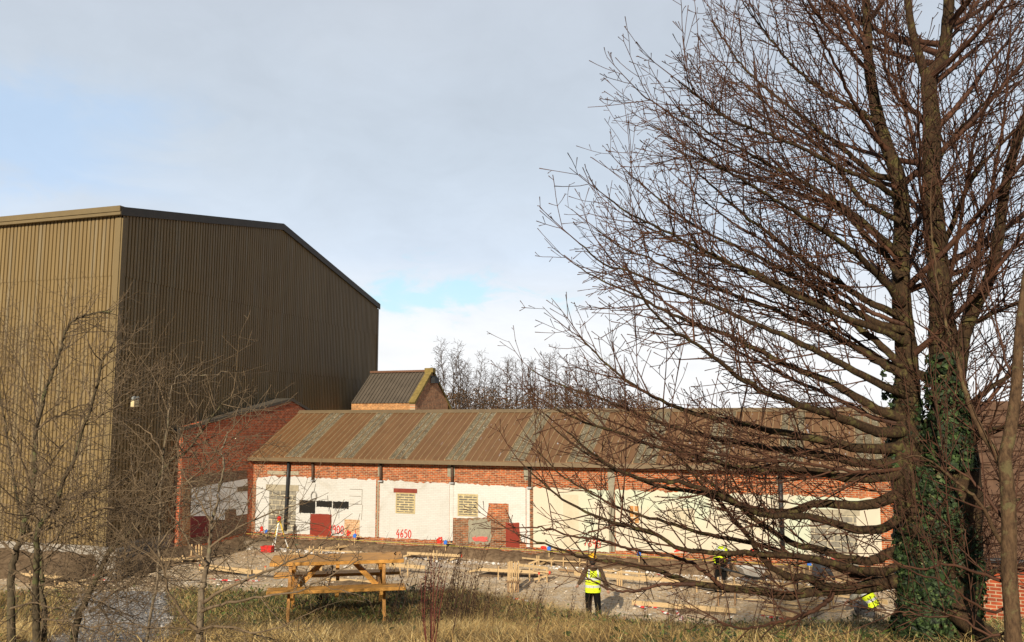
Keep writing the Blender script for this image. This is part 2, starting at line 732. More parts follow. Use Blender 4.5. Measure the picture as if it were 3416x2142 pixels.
RED_BRICK = brick('red_brick', 'x', (.42, .105, .032), (.17, .045, .022), (.40, .30, .20))
RED_BRICK_Y = brick('red_brick_side', 'y', (.56, .115, .04), (.30, .06, .026), (.44, .28, .19), stain_amt=.35)
OLD_BRICK = brick('weathered_brick', 'x', (.30, .10, .04), (.12, .055, .03), (.30, .25, .18), stain=(.20, .17, .11), stain_amt=.8)
OLD_BRICK_Y = brick('weathered_brick_side', 'y', (.20, .10, .06), (.13, .07, .045), (.25, .21, .16), stain=(.17, .14, .10), stain_amt=.8)
BUFF_BRICK = brick('buff_brick', 'x', (.50, .30, .17), (.42, .23, .12), (.62, .50, .36), stain_amt=.2)
BLOCK = brick('grey_block', 'x', (.25, .235, .20), (.19, .18, .155), (.50, .45, .33), bw=.45, bh=.225, ms=.018, stain=(.16, .15, .13), stain_amt=.5)
VENTBLOCK = brick('thin_grey_block', 'x', (.20, .185, .15), (.15, .14, .12), (.55, .47, .28), bw=.44, bh=.105, ms=.022, stain_amt=.3)
WHITE = painted('white_brick_paint', (.55, .545, .52), dirt=(.33, .29, .22), amt=.55)
WHITE2 = painted('fresh_white_paint', (.60, .595, .565), dirt=(.38, .34, .26), amt=.4)
WHITE_Y = painted('white_side_paint', (.78, .78, .76), 'y', dirt=(.45, .42, .38), amt=.25)
CREAM = painted('cream_render', (.58, .52, .41), dirt=(.40, .30, .18), amt=.3, bw=3.1, bh=1.9, tint=(.50, .54, .42))
REDP = painted('red_brick_paint', (.22, .032, .018), dirt=(.30, .12, .07), amt=.25)
REDP_Y = painted('red_side_paint', (.17, .03, .03), 'y', dirt=(.14, .06, .05), amt=.3)
BLACKP = painted('black_brick_paint', (.012, .011, .010), dirt=(.035, .03, .022), amt=.25)
CONC = M('lintel_concrete', (.33, .29, .21), .9, .25, 7, bmp=.3)
GREYC = M('patch_mortar', (.26, .24, .18), .95, .3, 9, bmp=.5)
STEELBLK = M('black_pipe_paint', (.02, .022, .025), .45, .35, 6)
RUSTBLK = M('rusty_black_iron', (.035, .03, .028), .7, .5, 12, second=(.09, .05, .03))


def roof_metal():
    m, g, b = principled('brown_roof_metal')
    tc = g.add('ShaderNodeTexCoord').outputs['Object']
    n = g.noise(g.vmul(tc, (1, .3, 1)), 1.6, 5, .6)
    c = g.ramp(n, [(.3, (.135, .066, .026)), (.7, (.185, .098, .042))])
    d = g.noise(g.vmul(tc, (3, .25, 1)), 2.4, 4, .65)
    c = g.mix(g.math('MULTIPLY', g.step(d, .55, .75), .35), c, (.10, .055, .03))
    # bare zinc where the coating flaked off, on the right part of the roof
    x, y, z = g.sep(tc)
    fl = g.noise(g.vmul(tc, (4.5, 1.6, 1)), 1.3, 4, .7, .3)
    fl = g.math('MULTIPLY', g.step(fl, .655, .68), g.step(x, 8, 12))
    c = g.mix(fl, c, (.36, .36, .38))
    g.put(b.inputs['Base Color'], c)
    b.inputs['Roughness'].default_value = .55
    return m


BROWNMETAL = roof_metal()
GUTTERM = M('brown_gutter_metal', (.16, .115, .065), .5, .2, 3)
DARKTRIM = M('dark_brown_trim', (.060, .052, .042), .55, .2, 3)


def rooflight_mat():
    m, g, b = principled('mossy_rooflight')
    tc = g.add('ShaderNodeTexCoord').outputs['Object']
    v = g.vmul(tc, (1, .55, 1))
    n = g.noise(v, 3.0, 5, .65, .4)
    c = g.ramp(n, [(.3, (.07, .055, .033)), (.5, (.135, .11, .065)), (.7, (.20, .17, .10))])
    sp = g.noise(v, 16, 4, .75)
    c = g.mix(g.math('MULTIPLY', g.step(sp, .58, .63), .9), c, (.50, .46, .38))
    dk = g.noise(v, 9, 3, .6)
    c = g.mix(g.math('MULTIPLY', g.step(dk, .60, .70), .7), c, (.05, .045, .03))
    g.put(b.inputs['Base Color'], c)
    b.inputs['Roughness'].default_value = .8
    return m


ROOFLIGHT = rooflight_mat()
LEN = 28.6
ZG = W(1800, 1553)[1]                 # underside of gutter
ZB = .52
OV = .30                              # eave overhang
ZE = ZG + .17
RY, ZR = 3.55, 6.17
long_b = empty('workshop', tuple(A0), -TH, 'long low brick workshop with white painted wall and brown metal roof', 'building')


def p_box(name, mat, s0, s1, z0, z1, y0, y1=.05, parent=None, **kw):
    m = MB()
    m.box(s0, s1, y0, y1, z0, z1)
    return m.build(name, mat, parent or long_b, **kw)


def pr(px0, py0, px1, py1):
    """pixel rectangle on the wall -> s0,s1,z0,z1"""
    a, b = W(px0, py1), W(px1, py0)
    c, d = W(px0, py0), W(px1, py1)
    return (a[0] + c[0]) / 2, (b[0] + d[0]) / 2, (a[1] + d[1]) / 2, (c[1] + b[1]) / 2


def patch(name, mat, px0, py0, px1, py1, y, parent=None, ragged=0.0, **kw):
    s0, s1, z0, z1 = pr(px0, py0, px1, py1)
    if not ragged:
        return p_box(name, mat, s0, s1, z0, z1, y, .02, parent, **kw)
    n = 14
    pts = []
    rr = random.Random(int(px0))
    for i in range(n):
        pts.append((s0 + (s1 - s0) * i / n, z0 + rr.uniform(-1, 1) * ragged))
    for i in range(6):
        pts.append((s1 + rr.uniform(-1, 1) * ragged * .6, z0 + (z1 - z0) * i / 6))
    for i in range(n):
        pts.append((s1 + (s0 - s1) * i / n, z1 + rr.uniform(-1, 1) * ragged))
    for i in range(6):
        pts.append((s0 + rr.uniform(-1, 1) * ragged * .6, z1 + (z0 - z1) * i / 6))
    m = MB()
    m.prism(pts, 'y', y, .02)
    return m.build(name, mat, parent or long_b, **kw)


# walls: front, back, right gable
m = MB()
m.box(0, LEN, 0, .30, -.1, ZE + .05)
m.box(0, LEN, 2 * RY - .3, 2 * RY, -.1, ZE + .05)
wall = m.build('wall', RED_BRICK, long_b)
m = MB()
m.prism([(.3, -.1), (2 * RY - .3, -.1), (2 * RY - .3, ZE), (RY, ZR - .12), (.3, ZE)], 'x', LEN - .3, LEN)
m.build('end_wall', RED_BRICK_Y, long_b)
# plinth of older brick standing proud
p_box('plinth', OLD_BRICK, .05, LEN, -.1, ZB - .06, -.05, .02)

# painted bands, irregular top edges
def band(name, mat, top, bot, y, jag=.02):
    """top / bot: lists of pixel points, left to right"""
    T = [W(*p) for p in top]
    B = [W(*p) for p in bot]
    s0, s1 = T[0][0], T[-1][0]
    n = max(8, int((s1 - s0) / .10))
    ss = np.linspace(s0, s1, n)
    rr = np.random.default_rng(int(top[0][0]))
    tz = np.interp(ss, [t[0] for t in T], [t[1] for t in T]) + rr.normal(0, jag, n)
    tz = np.round(tz / .04) * .04 + rr.normal(0, .006, n)
    bz = np.interp(ss, [t[0] for t in B], [t[1] for t in B]) + rr.normal(0, jag * .5, n)
    mm = MB()
    v, f = [], []
    for i in range(n):
        v += [(ss[i], y, bz[i]), (ss[i], y, tz[i]), (ss[i], .02, bz[i]), (ss[i], .02, tz[i])]
    for i in range(n - 1):
        a, b_ = 4 * i, 4 * i + 4
        f += [(a, b_, b_ + 1, a + 1), (a + 1, b_ + 1, b_ + 3, a + 3), (a + 2, b_ + 2, b_, a)]
    mm.raw(v, f)
    return mm.build(name, mat, long_b)


band('painted_band', WHITE, [(856, 1592), (900, 1590), (1020, 1592), (1100, 1596), (1180, 1598), (1255, 1600)],
     [(856, 1774), (1100, 1786), (1255, 1793)], -.006)
band('painted_band', WHITE, [(1268, 1603), (1345, 1603), (1360, 1608), (1500, 1613)],
     [(1268, 1793), (1500, 1804)], -.006)
band('painted_band', WHITE2, [(1513, 1611), (1575, 1613), (1590, 1618), (1690, 1621), (1754, 1626)],
     [(1513, 1728), (1627, 1727), (1628, 1680), (1697, 1680), (1698, 1745), (1732, 1742), (1733, 1805), (1754, 1812)], -.006)
band('painted_band', CREAM, [(1779, 1625), (1900, 1629), (2030, 1635)],
     [(1779, 1826), (1900, 1834), (2030, 1842)], -.010)
band('painted_band', CREAM, [(2052, 1634), (2200, 1640), (2400, 1645), (2600, 1651)],
     [(2052, 1836), (2300, 1845), (2600, 1846)], -.010)
band('painted_band', CREAM, [(2612, 1650), (2690, 1655), (2800, 1660), (2934, 1664)],
     [(2612, 1846), (2800, 1852), (2934, 1860)], -.010)

# exposed brick areas inside the white
patch('brick_pier', OLD_BRICK, 826, 1624, 853, 1772, -.015)
patch('exposed_brick', OLD_BRICK, 1511, 1728, 1697, 1822, -.004)
patch('exposed_brick', RED_BRICK, 1630, 1680, 1697, 1729, -.008)
patch('mortar_smear', GREYC, 1562, 1734, 1640, 1812, -.010, ragged=.10)
patch('red_paint_patch', REDP, 1687, 1744, 1733, 1825, -.014, ragged=.012)
patch('black_slot', STEELBLK, 1503, 1728, 1510, 1816, -.012)
patch('red_paint_patch', REDP, 1035, 1715, 1106, 1786, -.014, ragged=.014)
patch('buff_brick_infill', BUFF_BRICK, 1149, 1733, 1200, 1788, -.010)
for r_ in ((999, 1669, 1052, 1712), (1056, 1671, 1108, 1692), (1111, 1673, 1164, 1697)):
    patch('black_paint_patch', BLACKP, *r_, -.014, ragged=.014)
# paint runs under the right black patch
for px_, l_ in ((1118, 14), (1131, 36), (1138, 10), (1150, 8), (1097, 12)):
    a, b_ = W(px_, 1694), W(px_, 1694 + l_)
    m = MB()
    m.bar((a[0], -.010, a[1]), (b_[0], -.010, b_[1]), .025, .012, (0, 1, 0))
    m.build('paint_drip', M('grey_drip', (.22, .23, .24), .8), long_b)

# blocked openings
def blocked_door(x0, y0, x1, y1, lint):
    d = patch('blocked_door', BLOCK, x0, y0, x1, y1, -.012)
    patch('lintel', CONC, *lint, -.030, d)
    return d


blocked_door(897, 1636, 987, 1777, (888, 1617, 997, 1637))
patch('lintel', CONC, 893, 1571, 997, 1584, -.02)
blocked_door(2705, 1716, 2860, 1898, (2695, 1700, 2868, 1717))


def blocked_window(x0, y0, x1, y1, frame, lint=None):
    w = patch('blocked_window', VENTBLOCK, x0, y0, x1, y1, -.010)
    s0, s1, z0, z1 = pr(x0, y0, x1, y1)
    fm = MB()
    t = .05
    fm.box(s0 - t, s0, -.028, .02, z0 - t, z1 + t)
    fm.box(s1, s1 + t, -.028, .02, z0 - t, z1 + t)
    fm.box(s0, s1, -.028, .02, z1, z1 + t)
    fm.box(s0, s1, -.028, .02, z0 - t, z0)
    fm.build('window_frame', frame, w)
    if lint:
        patch('lintel', M('red_lintel_paint', (.20, .035, .02), .7), *lint, -.034, w)
    return w


YFR = M('yellowed_frame_paint', (.46, .37, .20), .8, .3, 14)
blocked_window(1324, 1647, 1382, 1709, YFR, (1314, 1630, 1392, 1644))
blocked_window(1531, 1652, 1591, 1718, YFR)
ow = patch('boarded_window', M('orange_board', (.42, .20, .06), .7, .35, 9), 2101, 1688, 2131, 1746, -.012)
s0, s1, z0, z1 = pr(2101, 1688, 2131, 1746)
m = MB()
for i in range(3):
    zc = z0 + (z1 - z0) * i / 3
    m.box(s0, s1, -.028, .0, zc - .02, zc + .02)
m.box((s0 + s1) / 2 - .02, (s0 + s1) / 2 + .02, -.030, .0, z0, z1)
m.box(s0 - .04, s0, -.028, .0, z0, z1)
m.build('muntin', M('pale_muntin', (.55, .48, .35), .8), ow)
# faint rendered-over panels on the cream part
for r_ in ((1880, 1650, 1930, 1826), (2226, 1695, 2318, 1765), (2490, 1697, 2560, 1770), (2160, 1690, 2165, 1800)):
    patch('render_panel', M('panel_cream', (.52, .46, .34), .85, .12, 2), *r_, -.016)
# recessed box outline left of the first seam
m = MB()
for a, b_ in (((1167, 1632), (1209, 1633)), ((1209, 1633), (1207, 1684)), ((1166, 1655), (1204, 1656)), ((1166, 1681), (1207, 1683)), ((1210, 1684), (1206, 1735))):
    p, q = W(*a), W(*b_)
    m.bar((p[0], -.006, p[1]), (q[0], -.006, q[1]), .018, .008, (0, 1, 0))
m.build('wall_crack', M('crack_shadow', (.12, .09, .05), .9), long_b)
# seams and posts between bays
for x0, y0, x1, y1, mt in ((1258, 1604, 1263, 1790, 'grey'), (1501, 1612, 1512, 1804, 'white'), (1757, 1626, 1768, 1825, 'white'),
                           (1768, 1606, 1778, 1826, 'brick'), (2031, 1600, 2050, 1840, 'conc')):
    mt_ = {'grey': GREYC, 'white': WHITE2, 'brick': OLD_BRICK, 'conc': GREYC}[mt]
    patch('wall_post', mt_, x0, y0, x1, y1, -.03 if mt != 'grey' else -.012)
for x0, y0, x1, y1 in ((1262, 1546, 1276, 1588), (1494, 1552, 1518, 1590), (1748, 1558, 1774, 1602), (2027, 1566, 2050, 1612), (2590, 1590, 2613, 1622)):
    patch('mortar_patch', GREYC, x0, y0, x1, y1, -.014, ragged=.03)


def pipe(name, pts, r, mat, parent=None):
    mm = MB()
    P = []
    for (px_, py_, y_) in pts:
        s_, z_ = W(px_, py_, y_)
        P.append((s_, y_, z_))
    mm.tube(P, r, 10)
    return mm.build(name, mat, parent or long_b, smooth=True)


dp = pipe('downpipe', [(963, 1538, -.14), (960, 1600, -.12), (955, 1690, -.10), (950, 1768, -.10)], .075, STEELBLK)
for py_ in (1575, 1660, 1745):
    s_, z_ = W(957, py_, -.1)
    m = MB()
    m.box(s_ - .11, s_ + .11, -.19, 0, z_ - .02, z_ + .02)
    m.build('pipe_bracket', RUSTBLK, dp)
for px_, y1_ in ((1043, 1606), (1270, 1608), (1508, 1614), (1766, 1630)):
    st_ = pipe('broken_downpipe', [(px_, 1546, -.10), (px_, y1_, -.10)], .06, RUSTBLK)
    s_, z_ = W(px_, y1_ - 3, -.1)
    mm = MB()
    mm.box(s_ - .10, s_ + .10, -.18, 0, z_ - .03, z_ + .03)
    mm.build('pipe_bracket', M('zinc_bracket', (.35, .36, .37), .5), st_)
dp2 = pipe('downpipe', [(2602, 1585, -.12), (2606, 1700, -.12), (2612, 1842, -.12)], .09, STEELBLK)
pipe('wall_cable', [(2037, 1640, -.04), (2039, 1740, -.04), (2041, 1838, -.04)], .03, GREYC)

# ring of wire hanging from a nail
m = MB()
s_, z_ = W(1048, 1655)
for k in range(3):
    m.tube([(s_ + .16 * math.cos(a_) * (1 - .06 * k), -.03 - .012 * k, z_ + .22 * math.sin(a_) * (1 - .05 * k)) for a_ in np.linspace(0, 2 * math.pi, 18)], .018, 6)
s2, z2 = W(1054, 1614)
m.tube([(s2, -.03, z2), (s_, -.03, z_ + .22)], .01, 5)
m.build('wire_coil', M('galvanised_wire', (.28, .27, .25), .6), None, smooth=True)
wc = bpy.data.objects['wire_coil']
wc.location = A0
wc.rotation_euler.z = -TH
tag(wc, 'grey coil of wire hanging on the white wall above the black paint', 'wire coil')

# written numbers in red spray
GL = {'4': [[(.62, 1), (.05, .38), (.95, .42)], [(.72, .62), (.62, -.12)]],
      '9': [[(.85, .78), (.5, 1), (.12, .8), (.2, .52), (.55, .5), (.85, .78), (.8, .3), (.7, -.1)]],
      '0': [[(.5, 1), (.12, .75), (.1, .3), (.4, 0), (.8, .2), (.88, .65), (.5, 1)]],
      '6': [[(.8, 1), (.35, .7), (.12, .3), (.4, 0), (.8, .2), (.7, .5), (.2, .35)]],
      '5': [[(.85, 1), (.3, .98), (.2, .6), (.7, .6), (.85, .3), (.5, 0), (.1, .08)]],
      '2': [[(.1, .85), (.5, 1), (.85, .8), (.2, .05), (.9, .05)]],
      '7': [[(.1, 1), (.9, .98), (.35, 0)]],
      '8': [[(.5, .55), (.15, .8), (.5, 1), (.85, .8), (.5, .55), (.1, .25), (.5, 0), (.9, .25), (.5, .55)]]}
SPRAY = M('red_spray', (.55, .035, .02), .8, .15, 20)
SPRAYP = M('pink_spray', (.60, .12, .10), .85, .25, 20)


def writing(txt, x0, y0, x1, y1, mat, r=.022, name='painted_number', drop=0.0):
    s0_, s1_, z0_, z1_ = pr(x0, y0, x1, y1)
    w_ = (s1_ - s0_) / len(txt)
    mm = MB()
    for i, ch in enumerate(txt):
        for stroke in GL[ch]:
            pts = smooth_line([(s0_ + w_ * (i + .08 + .8 * a_), z0_ + (z1_ - z0_) * b_ - drop * i) for a_, b_ in stroke], 4)
            mm.tube([(p[0], -.016, p[1]) for p in pts], r, 5)
    return mm.build(name, mat, long_b)


writing('4650', 1322, 1767, 1374, 1793, SPRAY)
writing('4900', 1097, 1753, 1149, 1779, SPRAY)
writing('7890', 1946, 1797, 2006, 1822, SPRAY, .020, drop=.02)
rr = random.Random(4)


def scribble(x0, y0, x1, y1, n, mat, name='spray_mark', r=.028):
    s0_, s1_, z0_, z1_ = pr(x0, y0, x1, y1)
    mm = MB()
    for i in range(n):
        pts = [(s0_ + (s1_ - s0_) * rr.random(), z0_ + (z1_ - z0_) * rr.random()) for _ in range(4)]
        mm.tube([(p[0], -.022, p[1]) for p in smooth_line(pts, 4)], r, 5)
    return mm.build(name, mat, long_b)


scribble(1574, 1788, 1630, 1806, 7, SPRAYP)
scribble(1458, 1792, 1476, 1818, 6, SPRAY)
scribble(1158, 1768, 1170, 1788, 5, SPRAY)
scribble(1802, 1822, 1822, 1842, 5, SPRAY)
scribble(2248, 1826, 2296, 1842, 6, SPRAY)
scribble(2500, 1830, 2520, 1850, 5, SPRAY)
scribble(868, 1755, 878, 1774, 5, SPRAY)
scribble(2770, 1862, 2840, 1876, 6, SPRAYP)
m = MB()
a, b_ = W(1186, 1766), W(1187, 1787)
m.bar((a[0], -.014, a[1]), (b_[0], -.014, b_[1]), .03, .012, (0, 1, 0))
m.build('spray_mark', SPRAY, long_b)

# roof sheets with standing seams, rooflights, ridge, gutter, verge
SL = (ZR - ZE) / (RY + OV)


def rz_(y):
    return ZE + (y + OV) * SL


PITCH_S = .306
r0 = float((onplane(1264, 1374, A0 + V * RY, V) - A0) @ U)
s_first = r0 - 9 * PITCH_S * math.floor(r0 / (9 * PITCH_S))


def slope_sheet(mm, s0_, s1_, dz, t=.05, y0=-OV, y1=RY):
    v_ = []
    for y_, sg in ((y0, 1), (y1, 1)):
        for s_ in (s0_, s1_):
            v_.append((s_, y_, rz_(y_) + dz))
    for y_ in (y0, y1):
        for s_ in (s0_, s1_):
            v_.append((s_, y_, rz_(y_) + dz - t))
    mm.raw(v_, [(0, 1, 3, 2), (4, 6, 7, 5), (0, 4, 5, 1), (2, 3, 7, 6), (0, 2, 6, 4), (1, 5, 7, 3)])


m = MB()
slope_sheet(m, -.02, LEN + .12, 0)
# back slope
m.raw([(-.02, RY, ZR), (LEN + .12, RY, ZR), (LEN + .12, 2 * RY + OV, ZE), (-.02, 2 * RY + OV, ZE),
       (-.02, RY, ZR - .05), (LEN + .12, RY, ZR - .05), (LEN + .12, 2 * RY + OV, ZE - .05), (-.02, 2 * RY + OV, ZE - .05)],
      [(0, 1, 2, 3), (7, 6, 5, 4), (2, 6, 7, 3), (1, 5, 6, 2), (0, 3, 7, 4)])
s_ = s_first - 9 * PITCH_S
k = 0
seams = []
while s_ < LEN:
    if s_ > .1:
        seams.append((s_, k % 9 == 0))
    s_ += PITCH_S
    k += 1
for s_, big in seams:
    w_ = .034 if big else .022
    h_ = .055 if big else .040
    v_ = []
    for y_ in (-OV - .01, RY - .05):
        v_ += [(s_ - w_, y_, rz_(y_) - .01), (s_ + w_, y_, rz_(y_) - .01), (s_ + w_ * .5, y_, rz_(y_) + h_), (s_ - w_ * .5, y_, rz_(y_) + h_)]
    m.raw(v_, [(0, 3, 2, 1), (4, 5, 6, 7), (0, 1, 5, 4), (1, 2, 6, 5), (2, 3, 7, 6), (3, 0, 4, 7)])
roof = m.build('roof', [BROWNMETAL, M('pale_seam', (.30, .205, .11), .6, .3, 4)], long_b)  # seams a lighter tan than the roof sheets
for pl_ in roof.data.polygons:
    if len(pl_.vertices) == 4 and pl_.area < .35 and pl_.center.y < RY - .3 and pl_.normal.z > -.5:
        pl_.material_index = 1
s_ = s_first - 9 * PITCH_S
while s_ < LEN - 1:
    for j in range(3):
        a_ = s_ + PITCH_S * j + .036
        if a_ > .4 and a_ < LEN - .4:
            mm = MB()
            slope_sheet(mm, a_, a_ + PITCH_S - .062, .008, .03, -OV + .02, RY - .09)
            mm.build('rooflight', ROOFLIGHT, roof)
    s_ += 9 * PITCH_S
m = MB()
m.prism([(RY - .16, rz_(RY - .16) + .06), (RY, ZR + .10), (RY + .16, rz_(RY - .16) + .06), (RY + .16, rz_(RY - .16) + .03), (RY - .16, rz_(RY - .16) + .03)], 'x', -.05, LEN + .16)
m.build('ridge_cap', GUTTERM, roof)
m = MB()
m.prism([(-OV - .17, ZE - .19), (-OV - .17, ZE - .03), (-OV - .15, ZE - .03), (-OV - .14, ZE - .15), (-OV + .04, ZE - .15), (-OV + .04, ZE - .06), (-OV + .07, ZE - .06), (-OV + .07, ZE - .19)], 'x', -.05, LEN + .1)
m.build('gutter', GUTTERM, long_b)
p_box('fascia', DARKTRIM, 0, LEN, ZE - .20, ZE - .06, -OV + .075, .0)
m = MB()
for y_, z_, y2_, z2_ in ((-OV - .02, ZE, RY, ZR), (RY, ZR, 2 * RY + OV, ZE)):
    m.bar((-.045, y_, z_ + .0), (-.045, y2_, z2_ + .0), .05, .2, (0, -SL, 1))
m.build('verge_trim', DARKTRIM, roof)

# ------------------------------------------------------------------ brick annex (gable end facing right)
annex = empty('brick_annex', tuple(A0), -TH, 'red brick gable end between dark shed and workshop roof', 'building')
gy0, gz0 = G(612, 1424)
gya, gza = G(972, 1330)
gyf, gzf = G(1052, 1374)
D_ = 1.6
m = MB()
m.prism([(gy0, -.1), (gyf, -.1), (gyf, gzf), (gya, gza), (gy0, gz0)], 'x', -.32, -.004)
m.build('gable_wall', RED_BRICK_Y, annex)
m = MB()
m.box(-D_, -.32, gy0 + .003, gy0 + .3, -.1, gz0)
m.build('front_return', brick('sunlit_return_brick', 'x', (.50, .20, .07), (.34, .12, .05), (.45, .35, .22)), annex)  # orange of the sunlit return face put into the brick colour
m = MB()
for (ya, za, yb, zb_) in ((gy0 - .25, gz0 - .07, gya, gza), (gya, gza, gyf + .2, gzf - .12)):
    sl_ = (zb_ - za) / (yb - ya)
    m.raw([(.05, ya, za + .02), (.05, yb, zb_ + .02), (-D_, yb, zb_ + .02), (-D_, ya, za + .02),
           (.05, ya, za - .12), (.05, yb, zb_ - .12), (-D_, yb, zb_ - .12), (-D_, ya, za - .12)],
          [(0, 1, 2, 3), (7, 6, 5, 4), (0, 4, 5, 1), (3, 2, 6, 7), (0, 3, 7, 4), (1, 5, 6, 2)])
m.build('roof', M('annex_roof_trim', (.10, .085, .065), .6, .2, 3), annex)
m = MB()
m.tube([(.06, gy0 - .3, gz0 - .2), (.06, gy0 - .3, gz0 - .55)], .05, 8)
m.tube([(.08, gy0 - .3, gz0 - .16), (-D_, gy0 - .3, gz0 - .16)], .06, 8)
m.build('gutter', STEELBLK, annex, smooth=True)


def gpoly(name, mat, pts, x):
    P = [G(*p) for p in pts]
    mm = MB()
    mm.prism(P, 'x', -.003, x)
    return mm.build(name, mat, annex)


gpoly('weathered_band', OLD_BRICK_Y, [(614, 1600), (700, 1578), (824, 1568), (824, 1600), (824, 1775), (612, 1830)], .003)
gpoly('brick_corner', brick('sunlit_corner_brick', 'y', (.40, .17, .07), (.28, .11, .05), (.40, .32, .21)), [(609, 1600), (634, 1594), (634, 1826), (607, 1834)], .006)  # sunlit edge painted as an orange strip on the gable plane
gpoly('painted_band', WHITE_Y, [(640, 1629), (712, 1616), (786, 1604), (825, 1597), (825, 1714), (788, 1720), (787, 1698), (750, 1700), (749, 1734), (695, 1734), (636, 1722)], .010)
gpoly('red_paint_patch', REDP_Y, [(636, 1722), (694, 1721), (702, 1786), (634, 1794)], .013)
gpoly('exposed_brick', OLD_BRICK_Y, [(751, 1701), (787, 1699), (787, 1740), (751, 1744)], .012)
gpoly('lintel', M('brown_lintel', (.14, .09, .05), .85), [(791, 1625), (826, 1620), (826, 1637), (791, 1641)], .03)

# ------------------------------------------------------------------ tall clad shed
SC = np.array([-.467 * 33.0, 33.0, 0])
PHI_F = math.radians(15.5)      # direction of the gable side
PHI_T = math.radians(17.7)
dF = np.array([math.sin(PHI_F), math.cos(PHI_F), 0])
nF = np.array([dF[1], -dF[0], 0])
dT = np.array([-math.cos(PHI_T), math.sin(PHI_T), 0])
nT = np.array([-dT[1], dT[0], 0])
if nT[1] > 0: nT = -nT
zE = float(aty(411, 700, 33.0)[2])
ap = onplane(940, 752, SC, nF)
tA, zA = float((ap - SC) @ dF), float(ap[2])
rt = onplane(1258, 1016, SC, nF)
tR, zRt = float((rt - SC) @ dF), float(rt[2])
print('shed', zE, tA, zA, tR, zRt)


def clad_mat(name, lo, hi, streak, amt):
    m, g, b = principled(name)
    tc = g.add('ShaderNodeTexCoord').outputs['Object']
    n = g.noise(g.vmul(tc, (1, 1, .06)), 2.2, 4, .6)
    c = g.ramp(n, [(.3, lo), (.7, hi)])
    n2 = g.noise(g.vmul(tc, (2.5, 2.5, .10)), 2.0, 4, .65)
    c = g.mix(g.math('MULTIPLY', g.step(n2, .50, .64), amt), c, streak)
    n3 = g.noise(tc, .25, 3, .6, .5)
    c = g.mix(g.math('MULTIPLY', g.step(n3, .5, .75), .30), c, (.13, .09, .05))
    g.put(b.inputs['Base Color'], c)
    b.inputs['Roughness'].default_value = .5
    b.inputs['Specular IOR Level'].default_value = .35
    return m


CLAD = clad_mat('brown_cladding', (.178, .122, .052), (.232, .162, .070), (.235, .195, .125), .6)
shed = empty('clad_shed', tuple(SC), 0, 'tall brown steel clad shed with low pitched gable', 'shed')


def cladding(name, org, d, n, L, topf, z0, z1f, off=0.0, cm_=None, pitch=.19, depth=.05):
    """trapezoid profile: flat pan, narrow groove. topf(t) gives the top height"""
    prof = []
    t = 0.0
    while t < L:
        prof += [(t, 0), (t + pitch * .64, 0), (t + pitch * .70, -depth), (t + pitch * .94, -depth)]
        t += pitch
    prof = [(min(a, L), b_) for a, b_ in prof] + [(L, 0)]
    v_, f_ = [], []
    for a, b_ in prof:
        p = org + d * a + n * (b_ + off)
        zt = min(topf(a), z1f)
        v_ += [(p[0], p[1], min(z0, zt)), (p[0], p[1], zt)]
    for i in range(len(prof) - 1):
        f_.append((2 * i, 2 * i + 2, 2 * i + 3, 2 * i + 1))
    return link(name, np_mesh(name, np.array(v_) - SC, np.array(f_)), cm_ or CLAD, shed)


def ftop(t):
    return zE + (zA - zE) * t / tA if t < tA else zA + (zRt - zA) * (t - tA) / (tR - tA)


ZL1, ZL2 = 8.3, 11.4
LT = 26.0
for (z0, z1, of) in ((1.0, ZL1, 0.0), (ZL1 - .02, ZL2, .02), (ZL2 - .02, 99, .04)):
    cladding('cladding', SC, dF, nF, tR, ftop, z0, z1, of)
    cladding('cladding', SC, dT, nT, LT, lambda t: zE, z0, z1, of)
wall_in = MB()
Q = [SC - nF * .08 + dF * .1, SC + dF * tR - nF * .08, SC + dF * tR + dT * LT, SC + dT * LT - nT * .1]
# inner shell so that light does not pass, and the roof
wall_in.raw([tuple(q - SC + np.array([0, 0, z])) for z in (0, zRt - .4) for q in Q],
            [(0, 1, 5, 4), (1, 2, 6, 5), (2, 3, 7, 6), (3, 0, 4, 7), (4, 5, 6, 7)])
wall_in.build('inner_wall', DARKTRIM, shed)
m = MB()
ft = .34


def fp(t, z, off):
    p = SC + dF * t + nF * off - SC
    return (p[0], p[1], z)


back = dT * LT
E0, EA, ER = (-.20, zE + .02), (tA, zA + .04), (tR + .25, zRt + .0)
v_ = []
for (t, z) in (E0, EA, ER):
    a = np.array(fp(t, z, .12))
    v_ += [tuple(a), tuple(a + back), tuple(a - np.array([0, 0, .12])), tuple(a + back - np.array([0, 0, .12]))]
m.raw(v_, [(0, 4, 5, 1), (4, 8, 9, 5), (2, 3, 7, 6), (6, 7, 11, 10), (0, 2, 6, 4), (4, 6, 10, 8), (0, 1, 3, 2), (8, 10, 11, 9)])
m.build('roof', M('roof_sheet', (.10, .085, .065), .6), shed)
